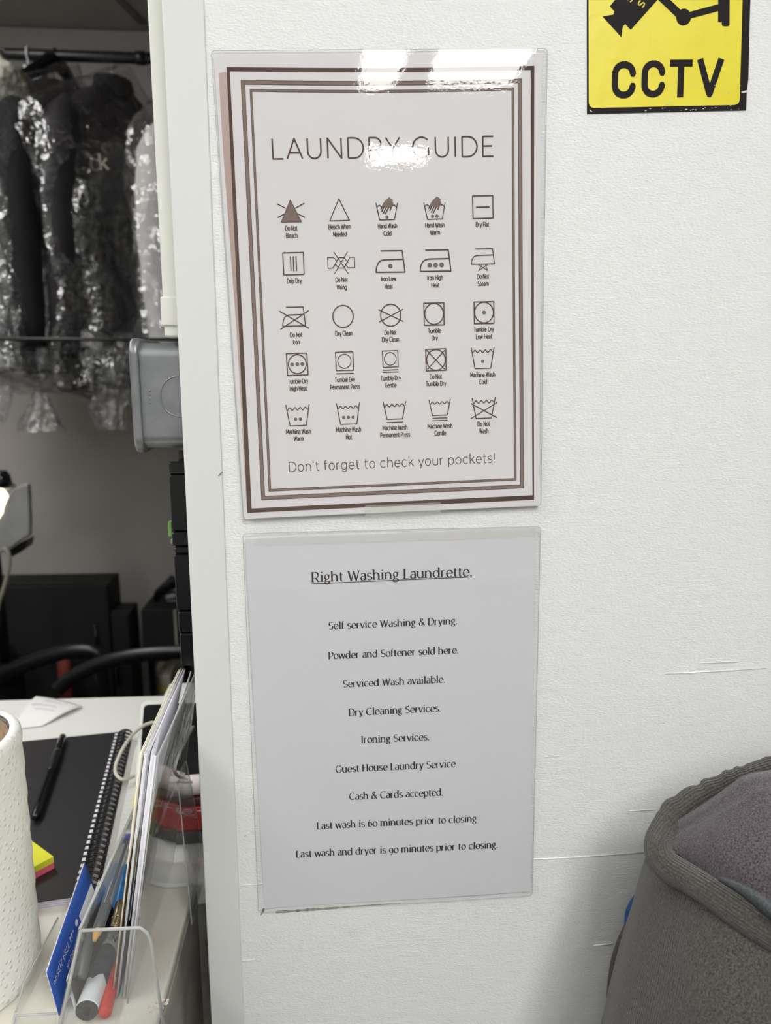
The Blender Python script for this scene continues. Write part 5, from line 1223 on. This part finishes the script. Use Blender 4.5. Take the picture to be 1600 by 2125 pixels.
# beige carton with yellow tape seen under the armrest
a, b_ = at(312, 1402, 1.70), at(356, 1448, 1.70)
ct = thing('beige_carton', 'low beige carton with yellow tape under the black crate', 'carton', ((a.x + b_.x) / 2, 1.79, 0))
MB().box((a.x, 1.70, 0), (b_.x, 1.82, a.z)).build('carton', mat('beige_card', (176, 166, 150), rough=.8), ct, bevel=.003)
z0, z1 = at(300, 1436, 1.70).z, at(300, 1426, 1.70).z
MB().box((a.x - .001, 1.698, z0), (b_.x + .001, 1.6995, z1)).build('yellow_tape', mat('yellow_tape', (190, 172, 70), rough=.5), ct)
rb_ = at(118, 1398, 1.50)
tag(MB().lathe((rb_.x, 1.56, rb_.z - .03), [(.001, .06), (.010, .058), (.018, .045), (.020, .0), (.020, -.18), (.001, -.18)], 18).build('red_bottle', mat('dull_red_plastic', (140, 62, 54), rough=.5), smooth=True), 'small dull red bottle glimpsed between the chair armrests', 'bottle')

# ------------------------------------------------------------------ hooded sweatshirt hanging against the wall, right foreground
M_knit = knit('charcoal_jersey', (42, 40, 38), (96, 92, 88), rows=44, depth=.0003, mott=900)
M_rib = knit('charcoal_rib', (52, 50, 47), (98, 95, 90), rows=9, depth=.0009, mott=900)
M_lining = knit('heather_lining', (48, 43, 47), (112, 103, 108), rows=20, depth=.0001, mott=1000)
M_tapeb = mat('slate_neck_tape', (66, 70, 74), rough=.9, col2=(92, 96, 98), mscale=900, bump=(1200, .0006))
hood_t = thing('hooded_sweatshirt', 'dark grey hooded sweatshirt hanging in front of the white wall', 'sweatshirt', ony(1560, 2300, -.10))
Tp = spline([(1420, 1770, -.012), (1352, 1775, -.035), (1348, 1796, -.062), (1366, 1812, -.088), (1404, 1832, -.110), (1466, 1868, -.135), (1536, 1912, -.155), (1606, 1955, -.165), (1720, 2010, -.170), (1860, 2060, -.165)], 6)
Bp = spline([(1330, 2420, -.012), (1236, 2420, -.035), (1226, 2420, -.065), (1240, 2420, -.100), (1290, 2420, -.140), (1370, 2420, -.175), (1470, 2420, -.200), (1580, 2420, -.212), (1720, 2420, -.215), (1880, 2420, -.20)], 6)
def hb(u, v):
    drop = max(0, v - .75) / .25 * .30; v = min(1, v / .75)
    i = u * (len(Tp) - 1); k = min(int(i), len(Tp) - 2); f = i - k
    a = [lerp(Tp[k][j], Tp[k + 1][j], f) for j in range(3)]; b = [lerp(Bp[k][j], Bp[k + 1][j], f) for j in range(3)]
    x, y, d = (lerp(a[j], b[j], v) for j in range(3))
    x -= 36 * math.sin(math.pi * min(1, v * 1.0)) ** .9 * max(0, 1 - u * 1.3)
    d -= .016 * math.sin(math.pi * v) * math.sin(math.pi * u)
    p = ony(x, y, d)
    q = p - CAM; n_ = nz(p, 14, 3) * .004 + nz(p, 34, 5) * .0012
    return p + V(0, -n_, -drop)
MB().grid(hb, 90, 80).build('body', M_knit, hood_t, smooth=True, solid=.003)
rim = spline([(1860, 1540, -.085, 22), (1720, 1562, -.082, 21), (1640, 1586, -.078, 21), (1590, 1600, -.076, 21), (1540, 1617, -.073, 22), (1490, 1640, -.070, 25), (1440, 1668, -.070, 28), (1402, 1697, -.072, 29), (1376, 1730, -.082, 27), (1367, 1764, -.096, 27), (1384, 1795, -.108, 27), (1426, 1822, -.122, 27), (1482, 1857, -.140, 28), (1542, 1897, -.156, 29), (1604, 1936, -.166, 29), (1720, 1996, -.172, 29), (1860, 2050, -.17, 29)], 8)
def rimfn(u, v):
    i = v * (len(rim) - 1); k = min(int(i), len(rim) - 2); f = i - k
    x, y, d, r = (lerp(rim[k][j], rim[k + 1][j], f) for j in range(4))
    c = ony(x, y, d); c2 = ony(rim[k + 1][0], rim[k + 1][1], rim[k + 1][2]); c1 = ony(rim[k][0], rim[k][1], rim[k][2])
    t = (c2 - c1).normalized(); vw = (CAM - c).normalized()
    a = t.cross(vw).normalized(); b = a.cross(t).normalized()
    R_ = r * (c - CAM).length * .96 / FPX; th = 2 * math.pi * u
    k2 = 1 + .10 * nz(c + V(0, 0, .02 * th), 40, 2) + (.30 * nz((v * 60, .3 * math.cos(th), 0), 1.0, 9) * max(0, 1 - abs(v - .3) * 3.6))
    p = c + (a * math.cos(th) + b * math.sin(th) * .8) * R_ * k2
    if p.y > -.004: p.y = -.004
    return p
MB().grid(rimfn, 22, 150, loop=True).build('hood_edge', M_rib, hood_t, smooth=True)
Lup = spline([(1395, 1742, -.088), (1440, 1712, -.094), (1490, 1680, -.100), (1535, 1648, -.104), (1570, 1625, -.106), (1620, 1615, -.106), (1720, 1600, -.105), (1860, 1590, -.10)], 6)
Llo = spline([(1396, 1760, -.100), (1430, 1790, -.112), (1480, 1826, -.130), (1530, 1862, -.146), (1575, 1892, -.156), (1620, 1920, -.164), (1720, 1975, -.17), (1860, 2030, -.17)], 6)
def lin_(u, v):
    i = u * (len(Lup) - 1); k = min(int(i), len(Lup) - 2); f = i - k
    a = [lerp(Lup[k][j], Lup[k + 1][j], f) for j in range(3)]; b = [lerp(Llo[k][j], Llo[k + 1][j], f) for j in range(3)]
    p = ony(lerp(a[0], b[0], v), lerp(a[1], b[1], v), lerp(a[2], b[2], v))
    q = (CAM - p).normalized(); bul = .022 * math.sin(math.pi * (v * .9 + .05)) * min(1, u * 3) + nz(p, 25, 6) * .003
    if v < .06: p += V(0, .012 * (1 - v / .06), -.002)
    return p + q * bul * .8
MB().grid(lin_, 50, 36).build('hood_lining', M_lining, hood_t, smooth=True, solid=.002)
tp = spline([(1492, 1822, -.140), (1530, 1838, -.150), (1570, 1862, -.160), (1610, 1892, -.168), (1700, 1945, -.176)], 6)
mb = MB()
for i, (x, y, d) in enumerate(tp):
    f = i / (len(tp) - 1); h = 3 + 22 * min(1, f * 1.8)
    mb.v += [tuple(ony(x, y - h * .5, d - .006)), tuple(ony(x + 2, y, d - .0085)), tuple(ony(x, y + h * .9, d - .006))]
for i in range(len(tp) - 1):
    for j in (0, 1): mb.f.append((3 * i + j, 3 * i + j + 1, 3 * i + j + 4, 3 * i + j + 3))
mb.build('neck_tape', M_tapeb, hood_t, smooth=True, solid=.002)
sl = spline([(1350, 1868, -.032, 24), (1316, 1925, -.034, 24), (1292, 1980, -.034, 24), (1282, 2040, -.034, 25), (1278, 2120, -.034, 26), (1274, 2250, -.034, 28), (1272, 2420, -.034, 28)], 6)
MB().tube([ony(x, y, d) for x, y, d, r in sl] + [ony(1272, 2420, -.034) - V(0, 0, .3)], [r * .50 / FPX for x, y, d, r in sl] + [.008], n=16, flat=.8).build('sleeve', mat('sleeve_jersey', (66, 60, 58), rough=.95, col2=(84, 78, 76), mscale=700, bump=(900, .0006)), hood_t, smooth=True)  # sleeve cloth in its own mottled charcoal
bl = spline([(1352, 1838, -.028, 10), (1332, 1862, -.030, 14), (1312, 1894, -.030, 14), (1304, 1926, -.030, 10)], 6)
tag(MB().tube([ony(x, y, d) for x, y, d, r in bl], [r * .50 / FPX for x, y, d, r in bl], n=14, flat=1.2).build('blue_strap', mat('blue_webbing', (24, 72, 124), rough=.8, bump=(700, .001)), smooth=True), 'strip of blue fabric peeping out behind the grey sweatshirt', 'strap')
hk_ = ony(1720, 1990, -.01)
